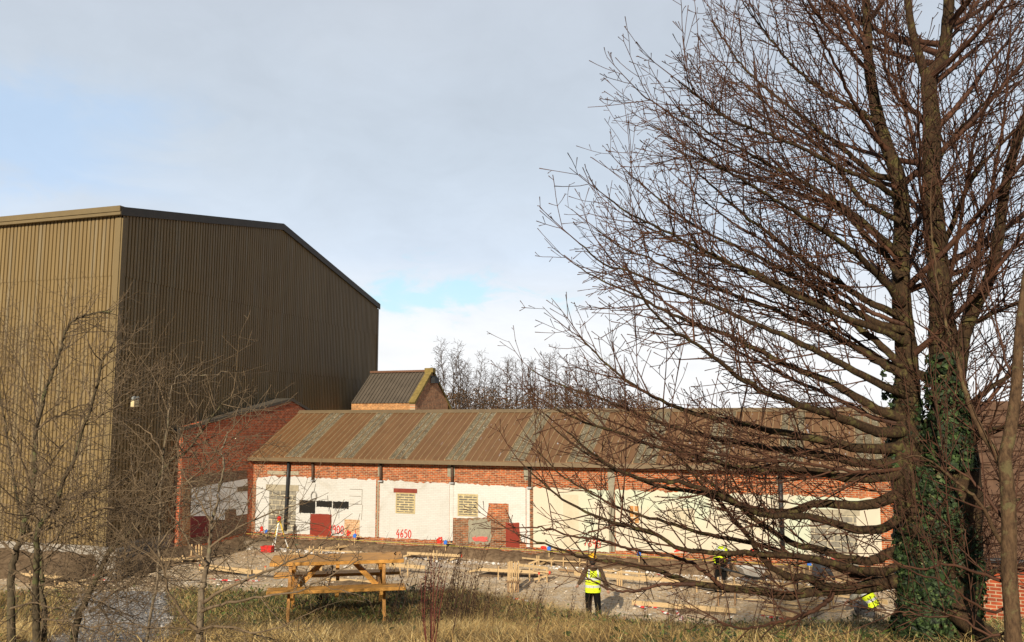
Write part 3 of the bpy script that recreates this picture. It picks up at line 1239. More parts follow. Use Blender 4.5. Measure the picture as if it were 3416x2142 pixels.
# verge flashing along the gable, eaves gutter along the tan side, corner flashings
m = MB()
for (a, b_) in ((E0, EA), (EA, ER)):
    p, q = np.array(fp(a[0], a[1], .13)), np.array(fp(b_[0], b_[1], .13))
    m.raw([tuple(p + np.array([0, 0, .05])), tuple(q + np.array([0, 0, .05])), tuple(q - np.array([0, 0, ft - .05])), tuple(p - np.array([0, 0, ft - .05])),
           tuple(p + np.array([0, 0, .05]) - nF * .10), tuple(q + np.array([0, 0, .05]) - nF * .10), tuple(q - np.array([0, 0, ft - .05]) - nF * .10), tuple(p - np.array([0, 0, ft - .05]) - nF * .10)],
          [(0, 1, 2, 3), (4, 7, 6, 5), (0, 4, 5, 1), (3, 2, 6, 7), (0, 3, 7, 4), (1, 5, 6, 2)])
m.build('verge_flashing', DARKTRIM, shed)
m = MB()
o0 = nF * .13
for (y0, y1, z0, z1) in ((.0, .30, .05, .10), (.24, .30, -.12, .05), (.10, .26, -.25, -.12)):
    p, q = o0 - dT * .0, dT * LT
    c = []
    for base in (p, q):
        for yy in (y0, y1):
            for zz in (z0, z1):
                c.append(tuple(base + nT * yy + np.array([0, 0, zE + zz])))
    m.raw(c, [(0, 2, 3, 1), (4, 5, 7, 6), (0, 4, 6, 2), (1, 3, 7, 5), (2, 6, 7, 3), (0, 1, 5, 4)])
m.build('eaves_gutter', M('tan_flashing', (.17, .125, .06), .5, .1, 2), shed)
m = MB()
for (t0, t1, nn_, dd_) in ((0, .26, nT, dT), (-.02, .22, nF, dF)):
    c = []
    for t in (t0, t1):
        for of in (.0, .06):
            for z in (1.0, zE - .3):
                p = dd_ * t + nn_ * of
                c.append((p[0], p[1], z))
    m.raw(c, [(0, 1, 3, 2), (4, 6, 7, 5), (0, 4, 5, 1), (2, 3, 7, 6), (1, 5, 7, 3), (0, 2, 6, 4)])
m.build('corner_flashing', M('corner_tan', (.18, .13, .06), .5, .06, 1), shed)
m = MB()
c = []
for t in (tR - .02, tR + .18):
    for of in (-.1, .06):
        for z in (1.0, zRt - .3):
            p = dF * t + nF * of
            c.append((p[0], p[1], z))
m.raw(c, [(0, 1, 3, 2), (4, 6, 7, 5), (0, 4, 5, 1), (2, 3, 7, 6), (1, 5, 7, 3), (0, 2, 6, 4)])
m.build('rain_pipe', GUTTERM, shed)
m = MB()
for (d_, n_, L_) in ((dF, nF, tR), (dT, nT, LT)):
    c = []
    for t in (-.02, L_):
        for of in (-.1, .02):
            for z in (-.1, 1.0):
                p = d_ * t + n_ * of
                c.append((p[0], p[1], z))
    m.raw(c, [(0, 1, 3, 2), (4, 6, 7, 5), (0, 4, 5, 1), (2, 3, 7, 6), (1, 5, 7, 3), (0, 2, 6, 4)])
m.build('concrete_plinth', M('plinth_concrete', (.30, .27, .23), .95, .3, 3, bmp=.3), shed)

# twin spot emergency light on the dark side
q = onplane(444, 1346, SC + nF * .06, nF)
lamp = empty('security_light', tuple(q), -PHI_F, 'cream emergency light box with two round spots on dark cladding', 'wall light')
m = MB()
m.box(-.0, .16, -.15, .15, -.14, .12)
bx_ = m.build('housing', M('cream_plastic', (.62, .52, .30), .5), lamp, bevel=.012)
m = MB()
m.box(.161, .166, -.13, .13, -.04, -.02)
m.build('vent_slot', STEELBLK, bx_)
for sy in (-.10, .10):
    m = MB()
    m.tube([(.02, sy, .20), (.10, sy, .20), (.14, sy, .20)], [.05, .085, .09], 14)
    m.tube([(.04, sy, .11), (.04, sy, .20)], .02, 8)
    sp_ = m.build('spot_lamp', M('spot_grey', (.30, .32, .32), .3), lamp, smooth=False)
    m = MB()
    m.tube([(.140, sy, .20), (.146, sy, .20)], [.078, .07], 14)
    m.build('lens', M('spot_lens', (.40, .42, .38), .15), sp_)
# dome camera on the far corner
q = onplane(1250, 1328, SC + dF * (tR + .2), nF)
q = SC + dF * (tR + .12) + nF * .08
q[2] = aty(1254, 1326, q[1])[2]
cc = empty('security_camera', tuple(q), -PHI_F, 'white dome security camera on arm at far edge of the dark shed', 'camera')
m = MB()
m.box(-.02, .06, -.12, .12, -.16, .16)
m.tube([(.05, 0, .06), (.5, 0, .06), (.6, 0, .0)], [.06, .06, .08], 10)
m.build('bracket_arm', M('white_plastic', (.72, .72, .70), .4), cc)
m = MB()
m.tube([(.6, 0, .02), (.6, 0, -.1), (.6, 0, -.34)], [.10, .2, .21], 14)
hd = m.build('dome_housing', MATS['white_plastic'], cc, smooth=True)
m = MB()
m.ball((.6, 0, -.33), .19, 14, 8, (1, 1, -1), 0)
m.build('dome_glass', M('smoked_dome', (.01, .01, .012), .1), hd, smooth=True)

# ------------------------------------------------------------------ far brick barn behind the roof ridge
K0 = aty(1385, 1345, 50.0)
K0[2] = 0
barn = empty('brick_barn', tuple(K0), -TH, 'small distant brick gable building with ribbed roof beyond the ridge', 'building')


def Kp(px, py, plane):
    n_ = U if plane == 'g' else V
    q_ = onplane(px, py, K0, n_) - K0
    return float(q_ @ (V if plane == 'g' else U)), float(q_[2])


BL = -4.3
ke = Kp(1383, 1341, 'g')[1]
ka = Kp(1443, 1240, 'g')
kf = Kp(1497, 1362, 'g')
wy = ka[0] * 2
m = MB()
m.prism([(0, 0), (wy, 0), (wy, ke), (ka[0], ka[1] - .12), (0, ke)], 'x', -.35, 0)
m.build('gable_wall', brick('barn_brick_side', 'y', (.60, .25, .12), (.42, .17, .09), (.50, .40, .28)), barn)  # gable copy of the barn brick, lightened to offset its shade
m = MB()
m.box(BL, -.35, 0, .3, 0, ke)
m.build('wall', brick('barn_brick', 'x', (.50, .22, .08), (.36, .14, .05), (.50, .38, .22)), barn)
m = MB()
sl = (ka[1] - ke) / ka[0]
m.raw([(BL, -.06, ke - .06 * sl), (-.3, -.06, ke - .06 * sl), (-.3, ka[0], ka[1]), (BL, ka[0], ka[1]),
       (BL, wy + .3, ke - .3 * sl), (-.3, wy + .3, ke - .3 * sl)], [(0, 1, 2, 3), (3, 2, 5, 4)])
t = BL + .1
while t < -.5:
    m.bar((t, -.07, ke - .07 * sl + .02), (t, ka[0], ka[1] + .02), .07, .07, (0, -sl, 1))
    t += .24
m.build('roof', M('ribbed_grey_roof', (.105, .085, .065), .6, .25, 2), barn)
m = MB()
m.bar((-.15, -.12, ke - .12 * sl + .05), (-.15, ka[0], ka[1] + .08), .42, .14, (0, -sl, 1))
m.bar((-.15, wy + .45, ke - .45 * sl + .05), (-.15, ka[0], ka[1] + .08), .42, .14, (0, sl, 1))
m.box(-.45, .12, ka[0] - .2, ka[0] + .2, ka[1] - .05, ka[1] + .22)
m.build('verge_coping', M('mossy_coping', (.22, .16, .05), .9, .45, 5), barn)
m = MB()
m.bar((BL, ka[0], ka[1] + .06), (-.4, ka[0], ka[1] + .06), .3, .12)
m.build('ridge_tile', M('ridge_brown', (.15, .075, .045), .8), barn)
fl_ = Kp(1443, 1268, 'g')
m = MB()
m.box(0, .3, fl_[0] - .28, fl_[0] + .28, fl_[1] - .2, fl_[1] + .16)
m.tube([(0, fl_[0] - .5, fl_[1] + .2), (.25, fl_[0], fl_[1] + .2)], .04, 6)
m.build('floodlight', STEELBLK, barn)

# ------------------------------------------------------------------ outbuilding on the right, near
R0 = aty(3232, 1800, 19.0)
R0[2] = 0
rb = empty('outbuilding', tuple(R0), -math.radians(30), 'red brick outbuilding with brown roof behind the thin trunk at the right edge', 'building')
m = MB()
m.box(0, 9, 0, .3, -.1, 3.0)
m.box(8.7, 9, .3, 6.0, -.1, 3.0)
m.box(0, 9, 6, 6.3, -.1, 3.0)
m.build('wall', brick('outbuilding_brick', 'x', (.36, .075, .03), (.24, .05, .025), (.42, .30, .2), stain=(.07, .04, .03)), rb)
m = MB()
m.prism([(.3, -.1), (6.0, -.1), (6.0, 3), (3.15, 5.9), (.3, 3)], 'x', 0, .3)
m.build('gable_wall', brick('outbuilding_brick_side', 'y', (.32, .07, .03), (.2, .045, .025), (.36, .26, .18)), rb)
m = MB()
for (ya, za, yb, zb_) in ((-.3, 2.75, 3.15, 6.2), (6.6, 2.75, 3.15, 6.2)):
    m.raw([(-.2, ya, za), (9.2, ya, za), (9.2, yb, zb_), (-.2, yb, zb_), (-.2, ya, za - .1), (9.2, ya, za - .1), (9.2, yb, zb_ - .1), (-.2, yb, zb_ - .1)],
          [(0, 1, 2, 3), (7, 6, 5, 4), (0, 4, 5, 1), (3, 2, 6, 7), (0, 3, 7, 4), (1, 5, 6, 2)])
sl = (6.2 - 2.75) / 3.45
k = 0
for y_ in np.arange(-.3, 3.1, .32):
    m.bar((-.2, y_, 2.79 + (y_ + .3) * sl), (9.2, y_, 2.79 + (y_ + .3) * sl), .05, .03, (0, -sl, 1))
m.build('roof', M('brown_tile_roof', (.11, .06, .035), .85, .45, 5, bmp=.4), rb)
m = MB()
m.bar((-.22, -.3, 2.80), (-.22, 3.15, 6.25), .05, .2, (0, -sl, 1))
m.build('glint_strip', M('glint_pale', (.50, .44, .33), .7), rb)  # pale verge strip standing in for glints on the roof
m = MB()
m.tube([(-.2, -.38, 2.78), (9.2, -.38, 2.78)], .06, 8)
m.build('gutter', STEELBLK, rb)

# ------------------------------------------------------------------ soil thrown up along the walls
SOIL = M('dark_soil', (.10, .062, .036), 1.0, .45, 5, bmp=.9, second=(.17, .12, .075), spec=.1)


def soil_ridge(name, P, Q, width, h, label, seed=1, skew=.7, org=None):
    """lumpy ridge from P to Q (ground points); the high side lies to the left of P->Q"""
    P, Q = np.array(P[:2], float), np.array(Q[:2], float)
    L = np.linalg.norm(Q - P)
    t = (Q - P) / L
    n = np.array([-t[1], t[0]])
    na, nb = max(6, int(L / .16)), 16
    v_ = []
    for i in range(na):
        for j in range(nb):
            a, b_ = i / (na - 1), j / (nb - 1)
            q_ = P + t * L * a + n * width * (b_ - 1) * (1 + .22 * math.sin(a * L * 1.3 + seed) + .1 * math.sin(a * L * 3.1 + seed * 2))
            e = min(1, min(a, 1 - a) * L / .5)
            hh = h * e * (b_ ** skew if b_ < .82 else .82 ** skew) * (1 + .35 * float(vnoise(np.array(q_[0]), np.array(q_[1]), 2.2, seed)))
            hh += (.09 * float(vnoise(np.array(q_[0]), np.array(q_[1]), 6, seed + 5)) + .04 * float(vnoise(np.array(q_[0]), np.array(q_[1]), 14, seed + 6))) * min(1, 3 * b_) * e
            v_.append((q_[0], q_[1], hh if 0 < j else -.12))
    i = np.arange(na - 1)[:, None] * nb + np.arange(nb - 1)[None]
    f_ = np.stack([i, i + nb, i + nb + 1, i + 1], -1).reshape(-1, 4)
    o = link(name, np_mesh(name, v_, f_, True), SOIL)
    tag(o, label, 'soil', None, 'structure')
    return o


soil_ridge('soil_bank', wl(LEN - .2, 0), wl(-.0, 0), -1.5, .44, 'dark soil banked along the foot of the white wall', 3) if False else None


def ridge_between(P, Q, width, h, label, seed):
    return soil_ridge('soil_bank', P, Q, width, h, label, seed)


ridge_between(wl(.1, .0), wl(LEN, .0), .8, .38, 'dark soil banked along the foot of the white wall', 3)
ga = A0 + V * gy0
ridge_between(ga + U * .0, A0 + U * .0, 1.1, .38, 'brown earth heaped against the foot of the brick gable', 6)
ridge_between(SC + dT * 9 - dF * 0, SC + dF * -.0, 2.4, .8, 'bare earth bank below the tan side of the shed', 8)
ridge_between(SC + dF * .0, SC + dF * 5.2, 1.6, .5, 'bare earth bank below the dark side of the shed', 9)


def heap(px, py, rx, ry, h, label, mat=SOIL, seed=1, name='soil_heap'):
    c = atz(px, py, 0)
    v_, f_ = [], []
    na, nb = 22, 9
    for j in range(nb + 1):
        for i in range(na):
            a = 2 * math.pi * i / na
            r_ = j / nb
            k_ = 1 + .18 * math.sin(3 * a + seed) + .1 * math.sin(7 * a + seed * 2)
            x_, y_ = rx * r_ * k_ * math.cos(a), ry * r_ * k_ * math.sin(a)
            z_ = h * (1 - r_ ** 2) ** 1.2 * (1 + .3 * float(vnoise(np.array(x_), np.array(y_), 4, seed))) + .06 * (1 - r_) * float(vnoise(np.array(x_), np.array(y_), 11, seed))
            v_.append((x_, y_, z_ - (.1 if j == nb else 0)))
    for j in range(nb):
        for i in range(na):
            i2 = (i + 1) % na
            f_.append((j * na + i, (j + 1) * na + i, (j + 1) * na + i2, j * na + i2))
    o = link(name, np_mesh(name, v_, np.array(f_), True), mat)
    o.location = (c[0], c[1], 0)
    tag(o, label, 'soil heap', 'heaps of dug earth on the site')
    return o


EARTH2 = M('grey_spoil', (.24, .19, .135), 1.0, .35, 6, bmp=.8, spec=.1)
heap(1020, 1814, 1.5, .8, .32, 'low grey spoil heap behind the green hose and tripod', EARTH2, 2)
heap(850, 1822, 1.6, .7, .22, 'low sandy spoil heap left of the surveying tripod', EARTH2, 5)
heap(1660, 1917, .75, .45, .13, 'dug brown earth below the board left of the stake bundle', SOIL, 3)
heap(1762, 1919, .6, .4, .12, 'dug brown earth below the board right of the stake bundle', SOIL, 4)
heap(1395, 1858, .9, .45, .12, 'dug brown earth under the pair of boards behind the weeds', SOIL, 7)
heap(760, 1910, 1.2, .4, .12, 'dug brown earth below the thick board left of the table', SOIL, 8)
heap(2820, 1905, 2.2, .8, .4, 'brown earth heap in front of the right blocked doorway', SOIL, 9)
heap(2330, 2040, 1.0, .5, .12, 'dug brown earth under the near board below the tree', SOIL, 10)
heap(1180, 1948, .8, .35, .10, 'dug brown earth behind the picnic table seat', SOIL, 12)

# ------------------------------------------------------------------ rubble
ss = []
base_ico = bmesh.new()
bmesh.ops.create_icosphere(base_ico, subdivisions=1, radius=1)
icov = np.array([v.co[:] for v in base_ico.verts])
icof = np.array([[v.index for v in f.verts] for f in base_ico.faces])
base_ico.free()


def scatter_stones(name, n, sampler, rmin, rmax, mat, label):
    pos = sampler(n)
    n = len(pos)
    r_ = rmin + (rmax - rmin) * nrg.random(n) ** 3
    jit = icov[None] * (1 + nrg.uniform(-.35, .35, (n, len(icov), 1))) * nrg.uniform(.55, 1.2, (n, 1, 3)) * np.array([1, 1, .65])
    v_ = pos[:, None] + jit * r_[:, None, None]
    f_ = icof[None] + (np.arange(n) * len(icov))[:, None, None]
    me = np_mesh(name, v_.reshape(-1, 3), f_.reshape(-1, 3))
    at = me.attributes.new('tint', 'FLOAT', 'POINT')
    at.data.foreach_set('value', np.repeat(nrg.random(n), len(icov)).astype(np.float32))
    o = link(name, me, mat)
    tag(o, label, 'rubble', None, 'stuff')
    return o


STONE = tinted('stone', [(0, (.17, .11, .07)), (.3, (.36, .27, .175)), (.7, (.50, .40, .28)), (.95, (.60, .53, .44)), (1, (.68, .66, .63))], .95)


def site_pts(n):
    d = 19.0 + 25 * nrg.random(n) ** 1.1
    x = (nrg.random(n) * 1.3 - .65) * d
    keep = ((np.stack([x, d], 1) - A0[:2]) @ V[:2]) < -.5
    x, d = x[keep], d[keep]
    return np.stack([x, d, gz(x, d) + .005], 1)


scatter_stones('rubble', 15000, site_pts, .012, .075, STONE, 'loose broken stone strewn over the site')


def wall_pts(n):
    s_ = nrg.random(n) * LEN
    y_ = -1.25 - nrg.random(n) ** 2 * .7
    p = A0 + s_[:, None] * U + y_[:, None] * V
    p[:, 2] = .01 + .03 * nrg.random(n)
    return p


scatter_stones('rubble', 900, wall_pts, .02, .09, tinted('pale_scrap', [(0, (.30, .25, .19)), (.5, (.55, .52, .48)), (1, (.75, .74, .73))], .9), 'pale scraps and stones along the foot of the soil bank')


def path_pts(n):
    i = nrg.integers(0, len(PATH) - 1, n)
    p = PATH[i] + nrg.uniform(-.62, .62, (n, 2))
    return np.stack([p[:, 0], p[:, 1], bank_z(p[:, 0], p[:, 1]) + .02], 1)


scatter_stones('path_stones', 7000, path_pts, .010, .034, tinted('grey_stone', [(0, (.10, .09, .08)), (.5, (.25, .23, .21)), (1, (.47, .44, .41))], .95), 'small grey stones of the gravel path')

# ------------------------------------------------------------------ setting-out timber
PINE = timber('fresh_pine', (.47, .335, .175), (.36, .24, .11), .7, (2, 9, 9))
STAKE = timber('pine_stake', (.45, .31, .155), (.32, .20, .09), .75, (9, 9, 2))
STAKED = timber('wet_stake', (.25, .15, .075), (.14, .085, .045), .8, (9, 9, 2))
REDTIP = M('red_tip', (.60, .05, .02), .7, .2, 9)
TAPE_R = M('red_tape', (.62, .04, .04), .5, .1, 9)


def ground_pt(px, py, z):
    p = atz(px, py, z)
    return p


def profile(label, a, b, hpx=10, stakes=(), zc=.30, sh=(-.30, .14), braces=(), mat=PINE, name='setting_out_board', cat='timber boards', thick=.028, tip=False, group='setting-out boards on the site'):
    """a, b: pixel ends of the board's centre line; stakes: (fraction, extra height) or fraction"""
    A, B = ground_pt(*a, zc), ground_pt(*b, zc)
    mid = (A + B) / 2
    root = empty(name, (mid[0], mid[1], 0), 0, label, cat, group)
    o = np.array([mid[0], mid[1], 0])
    h = hpx * mid[1] / F
    mm = MB()
    mm.bar(A - o, B - o, thick, h)
    bd = mm.build('board', mat, root)
    t = (B - A)
    t[2] = 0
    t /= np.linalg.norm(t)
    nb_ = np.array([t[1], -t[0], 0])
    if nb_[1] > 0: nb_ = -nb_
    for st in stakes:
        fr, top = st if isinstance(st, tuple) else (st, sh[1])
        p = A + (B - A) * fr - o - nb_ * (thick / 2 + .026)
        mm = MB()
        x_, y_ = p[0], p[1]
        w = .024
        mm.raw([(x_ - w, y_ - w, -.05), (x_ + w, y_ - w, -.05), (x_ + w, y_ + w, -.05), (x_ - w, y_ + w, -.05),
                (x_ - w, y_ - w, zc + top), (x_ + w, y_ - w, zc + top), (x_ + w * .9, y_ + w, zc + top - .006), (x_ - w, y_ + w, zc + top)],
               [(3, 2, 1, 0), (4, 5, 6, 7), (0, 1, 5, 4), (1, 2, 6, 5), (2, 3, 7, 6), (3, 0, 4, 7)])
        mm.build('stake', STAKE, root)
    for (pa, za, pb, zb_) in braces:
        p, q = atz(*pa, za) - o, atz(*pb, zb_) - o
        mm = MB()
        mm.bar(p, q, .03, .07)
        mm.build('brace', PINE, root)
    if tip:
        mm = MB()
        mm.bar(B - o - t * .06, B - o + t * .004, thick + .006, h + .006)
        mm.build('painted_end', REDTIP, bd)
    return root


profile('pale board on two tall stakes, farthest boards behind the weeds right of the table', (1358, 1845), (1541, 1854), 8.5, [(.48, .16), (.545, .16), (.38, .02)], .30,
        braces=[((1337, 1858), .05, (1376, 1849), .2), ((1492, 1871), .05, (1530, 1858), .2)], tip=True)
profile('pale board on short stakes just right of the table top', (1300, 1884), (1418, 1893), 11, [.12, .28, .5], .32)
profile('long pale board in front of the stake bundle', (1588, 1899), (1836, 1911), 10, [.3, .72, .95], .30,
        braces=[((1560, 1908), .03, (1612, 1897), .15), ((1780, 1934), .03, (1832, 1918), .2)], tip=True)
profile('pale board lying behind the stake bundle', (1729, 1884), (1828, 1896), 8, [.5], .25)
profile('thin board nearest the soil bank left of the yellow helmet', (1742, 1861), (1846, 1872), 4, [.46, .52, (.92, .05)], .22,
        braces=[((1763, 1881), .05, (1799, 1868), .2), ((1797, 1884), .05, (1847, 1862), .2)])
profile('long thin strip of timber behind the standing worker', (1846, 1870), (1955, 1876), 4, [.3, .8], .15)
profile('short brown board left of the standing worker', (1862, 1900), (1922, 1906), 6, [.5], .12, mat=STAKED)
profile('thick short board beside the left hand of the standing worker', (1916, 1912), (1950, 1917), 14, [.6], .3)
profile('pale board right of the standing worker on a cluster of stakes', (2019, 1919), (2160, 1934), 12, [.28, .33, .38], .30)
profile('thin board behind and right of the standing worker', (2012, 1902), (2160, 1916), 5, [.4, .8], .25)
profile('long pale board running under the lowest tree limb, left part', (2140, 1927), (2480, 1957), 12, [.3, .55, .8], .32)
profile('second long pale board under the lowest tree limb', (2530, 1940), (2735, 1966), 12, [.4, .95], .32)
profile('far pale board seen between the limbs by the wheelbarrow', (2590, 1906), (2700, 1920), 8, [.2, .7], .3)
profile('pale board in front of the crouching worker in the dark green helmet', (2715, 1922), (2822, 1938), 10, [.3, .6], .3)
profile('broad pale board lying nearest the bank under the tree', (2108, 2010), (2456, 2038), 15, [.1, .9], .14, sh=(-.1, 0.0))
profile('pale board at the foot of the bank below the fallen strips', (2535, 2040), (2692, 2058), 16, [.15, .85], .14)
profile('board with a dark lower edge left of the ivy clad trunk', (2772, 1984), (2880, 1998), 7, [.05, .6], .3)
profile('orange board left of the ivy clad trunk', (2850, 1968), (2893, 1980), 15, [.5], .35, mat=M('orange_plank', (.50, .19, .06), .7))  # board in a plain orange tone
profile('pale board partly hidden by the ivy clad trunk', (2880, 1990), (2960, 2010), 15, [.5], .3)
profile('thick pale board in the open left of the picnic table', (669, 1888), (838, 1908), 15, [.05, .93], .25, tip=False)
profile('short pale block end left of the picnic table', (838, 1906), (876, 1908), 12, [.4], .25)
profile('flat pale board behind the table with dark weeds around', (1085, 1932), (1264, 1941), 8, [.1, .8], .08)
profile('crossed boards far behind the table, lower one', (1023, 1832), (1188, 1842), 3.5, [.05, .13, .25, .3], .20)
profile('crossed boards far behind the table, upper slanting one', (1085, 1830), (1187, 1818), 7, [.35, .45], .20)
profile('thin strip beyond the table nearest the soil bank', (1142, 1823), (1250, 1829), 4, [.3, .8], .15)
profile('low row of stub stakes seen just over the table top', (966, 1846), (1000, 1848), 3, [.1, .5, .95], .12)
profile('board on three stakes seen under the table top', (1030, 1891), (1074, 1892), 4, [.12, .45, .85, .95], .30, sh=(-.3, .15))
profile('pale board on the earth near the shed corner behind bare twigs', (300, 1848), (480, 1869), 9, [.2, .7], .22)
profile('board against the earth bank below the dark shed side', (508, 1835), (624, 1827), 10, [.3, .8], .35)
profile('pale boards far left half hidden by the hawthorn, upper', (70, 1915), (210, 1928), 9, [.2, .8], .25)
profile('pale boards far left half hidden by the hawthorn, lower', (140, 1962), (330, 1950), 10, [.3, .8], .25)
profile('pale board behind the slender sapling', (500, 1868), (680, 1862), 8, [.2, .6], .22)
profile('yellowish board below the hawthorn branches', (200, 1948), (290, 1938), 9, [.5], .2)
profile('pale board far left beside the red and white post', (20, 1880), (130, 1890), 8, [.5], .22)


def lying(label, pts, w=.05, h=.035, z=.03, group='timber strips lying under the tree'):
    """one loose strip of timber on the ground"""
    a, b_ = atz(*pts[0], z), atz(*pts[1], z)
    o = (a + b_) / 2
    o[2] = 0
    mm = MB()
    mm.bar(a - o, b_ - o, w, h)
    ob = mm.build('timber_strip', PINE)
    ob.location = o
    tag(ob, label, 'timber strip', group)


lying('long loose strip of timber, farthest of the strips lying under the tree', ((2451, 1996), (2735, 2013)))
lying('short wide strip with a raised end among the strips under the tree', ((2615, 2012), (2745, 2004)), .11, .04, .06)
lying('loose strip second from the bank of those lying under the tree', ((2551, 2016), (2790, 2041)))
lying('loose strip nearest the bank of those lying under the tree', ((2560, 2024), (2822, 2037)))
lying('short loose strip on top of the strips under the tree', ((2617, 2011), (2733, 2022)), .08, .035, .07)
lying('narrow strip of timber in front of the weeds and stake bundle', ((1570, 2008), (1640, 1992)), .05, .035)
lying('narrow slanting strip in front of the stake bundle legs', ((1575, 2018), (1625, 1998)), .05, .03, .04)


def stake_bundle(label, px, py, xs_, top, bar_z, low=False, tall=1.05):
    c = atz(px, py, 0)
    root = empty('stake_bundle', tuple(c), 0, label, 'stakes', 'bundles of upright stakes')
    rr_ = random.Random(int(px))
    for x_, t_, up in xs_:
        mm = MB()
        lean = rr_.uniform(-.02, .02)
        y_ = rr_.uniform(-.09, .09)
        mm.bar((x_, y_, -.02 if not up else bar_z), (x_ + lean, y_, t_), .05, .045, (0, 1, 0))
        mm.build('stake', STAKE, root)
        if up:
            mm = MB()
            mm.bar((x_, y_ * .6, -.02), (x_, y_, bar_z - .02), .048, .048, (0, 1, 0))
            mm.build('leg', STAKED, root)
    w = max(x[0] for x in xs_) + .08
    w0 = min(x[0] for x in xs_) - .08
    mm = MB()
    mm.box(w0, w, -.14, .14, bar_z - .03, bar_z)
    mm.build('tray', STAKED, root)
    return root


stake_bundle('upright bundle of pale stakes on legs in the middle of the site', 1712, 1974,
             [(-.17, .98, True), (-.10, 1.0, False), (-.03, 1.0, True), (.04, .99, False), (.11, .96, True), (.17, 1.0, True)], 1.0, .36)
stake_bundle('four tall pale stakes standing by the brick gable', 775, 1812, [(-.18, .92, True), (-.06, .92, True), (.08, .92, True), (.19, .92, True)], .9, .30)
stake_bundle('two pairs of pale stakes below the dark shed side', 490, 1846, [(-.15, .9, True), (-.08, .88, True), (.09, .86, True), (.17, .86, True)], .9, .35)
stake_bundle('pale stakes on brown legs seen under the picnic table top', 1053, 1908, [(-.2, .62, True), (.0, .62, True), (.12, .62, True), (.2, .6, False)], .6, .25)
stake_bundle('pair of brown legged stakes below the lowest tree limb', 2425, 2020, [(-.26, .85, True), (.26, .85, True)], .9, .58)
stake_bundle('pale stakes behind the sapling trunk at the left', 655, 1878, [(-.2, .75, True), (-.05, .7, True), (.12, .75, True), (.2, .66, False)], .7, .3)


def stake(label, px, py, h, red=True, lean=0.0):
    c = atz(px, py, 0)
    mm = MB()
    mm.bar((0, 0, -.05), (lean, 0, h), .05, .045, (0, 1, 0))
    o = mm.build('marker_stake', STAKE)
    o.location = c
    if red:
        m2 = MB()
        m2.bar((lean * .72, 0, h * .72), (lean * .94, 0, h * .94), .056, .051, (0, 1, 0))
        m2.build('red_mark', REDTIP, o)
    tag(o, label, 'stake', 'single marker stakes')
    return o


stake('single marker stake with red paint below the orange board', 2769, 2030, .42)
stake('tall marker stake in front of the right pale boards', 2644, 1962, .85, False)
stake('tall marker stake beside the dark green helmet', 2684, 1962, .8, False)
stake('leaning marker stake with red mark at the right end of the long board', 1798, 1938, .32)
stake('short red topped stake at the left end of the thick board', 667, 1902, .22)
stake('short red topped stake just left of the table leg', 885, 1905, .2)
stake('marker stake near the wheelbarrow with red paint', 2530, 1886, .35)

# blue topped level pegs along the wall
BLUE = M('blue_cap', (.03, .16, .62), .5, .1, 9)
for lab, s_px, y_px in (('blue capped peg by the white wall below the buff bricks', 1184, 1788), ('blue capped peg left of the exposed brick panel', 1487, 1810),
                        ('blue capped peg below the cream wall left of the yellow helmet', 1832, 1830), ('blue capped peg below the boarded window', 2132, 1848),
                        ('blue capped peg by the right blocked doorway', 2700, 1880), ('blue capped peg by the tripod at the foot of the blocked door', 889, 1774),
                        ('blue capped peg on the earth below the dark shed', 582, 1797)):
    q = onplane(s_px, y_px, A0 - V * .35, V) if s_px > 600 else atz(s_px, y_px, .6)
    root = empty('level_peg', (q[0], q[1], q[2] - .12), -TH, lab, 'peg', 'blue capped level pegs')
    mm = MB()
    mm.box(-.02, .02, -.02, .02, -.35, .05)
    mm.build('peg', STAKE, root)
    mm = MB()
    mm.box(-.075, .075, -.05, .05, .05, .19)
    mm.tube([(0, 0, .19), (0, 0, .23)], .035, 8)
    mm.build('cap', BLUE, root, bevel=.008)
    mm = MB()
    mm.box(.03, .32, -.02, .02, .08, .12)
    mm.build('arm', STAKE, root)

# string line along the wall
mm = MB()
P = [wl(.2, -.62, .50), wl(9, -.62, .48), wl(18, -.62, .5), wl(LEN - 1, -.62, .5)]
mm.tube(P, .008, 4)
o = mm.build('string_line', M('yellow_string', (.55, .50, .08), .7))
tag(o, 'yellow builders string stretched along the foot of the white wall', 'string')

# warning tape lying on the ground
TAPE_W = M('white_tape', (.70, .68, .66), .5, .05, 9)


def tape(label, pts, z=.06):
    P = smooth_line([atz(x_, y_, z * rr.uniform(.4, 1.5)) for x_, y_ in pts], 6)
    v_, f1, f2 = [], [], []
    for i, p in enumerate(P):
        w = .035
        t = P[min(i + 1, len(P) - 1)] - P[max(i - 1, 0)]
        nn_ = np.array([t[1], -t[0], 0]) / (np.hypot(t[0], t[1]) + 1e-6)
        tw = math.sin(i * .9) * .8
        off = nn_ * w * math.cos(tw) + np.array([0, 0, w * math.sin(tw)])
        v_ += [tuple(p + off), tuple(p - off)]
    me = np_mesh('warning_tape', v_, np.array([(2 * i, 2 * i + 2, 2 * i + 3, 2 * i + 1) for i in range(len(P) - 1)]))
    o = link('warning_tape', me, [TAPE_R, TAPE_W])
    me.polygons.foreach_set('material_index', [(i // 2) % 2 for i in range(len(me.polygons))])
    sol = o.modifiers.new('thick', 'SOLIDIFY')
    sol.thickness = .004
    tag(o, label, 'tape', 'red and white warning tape on the ground')


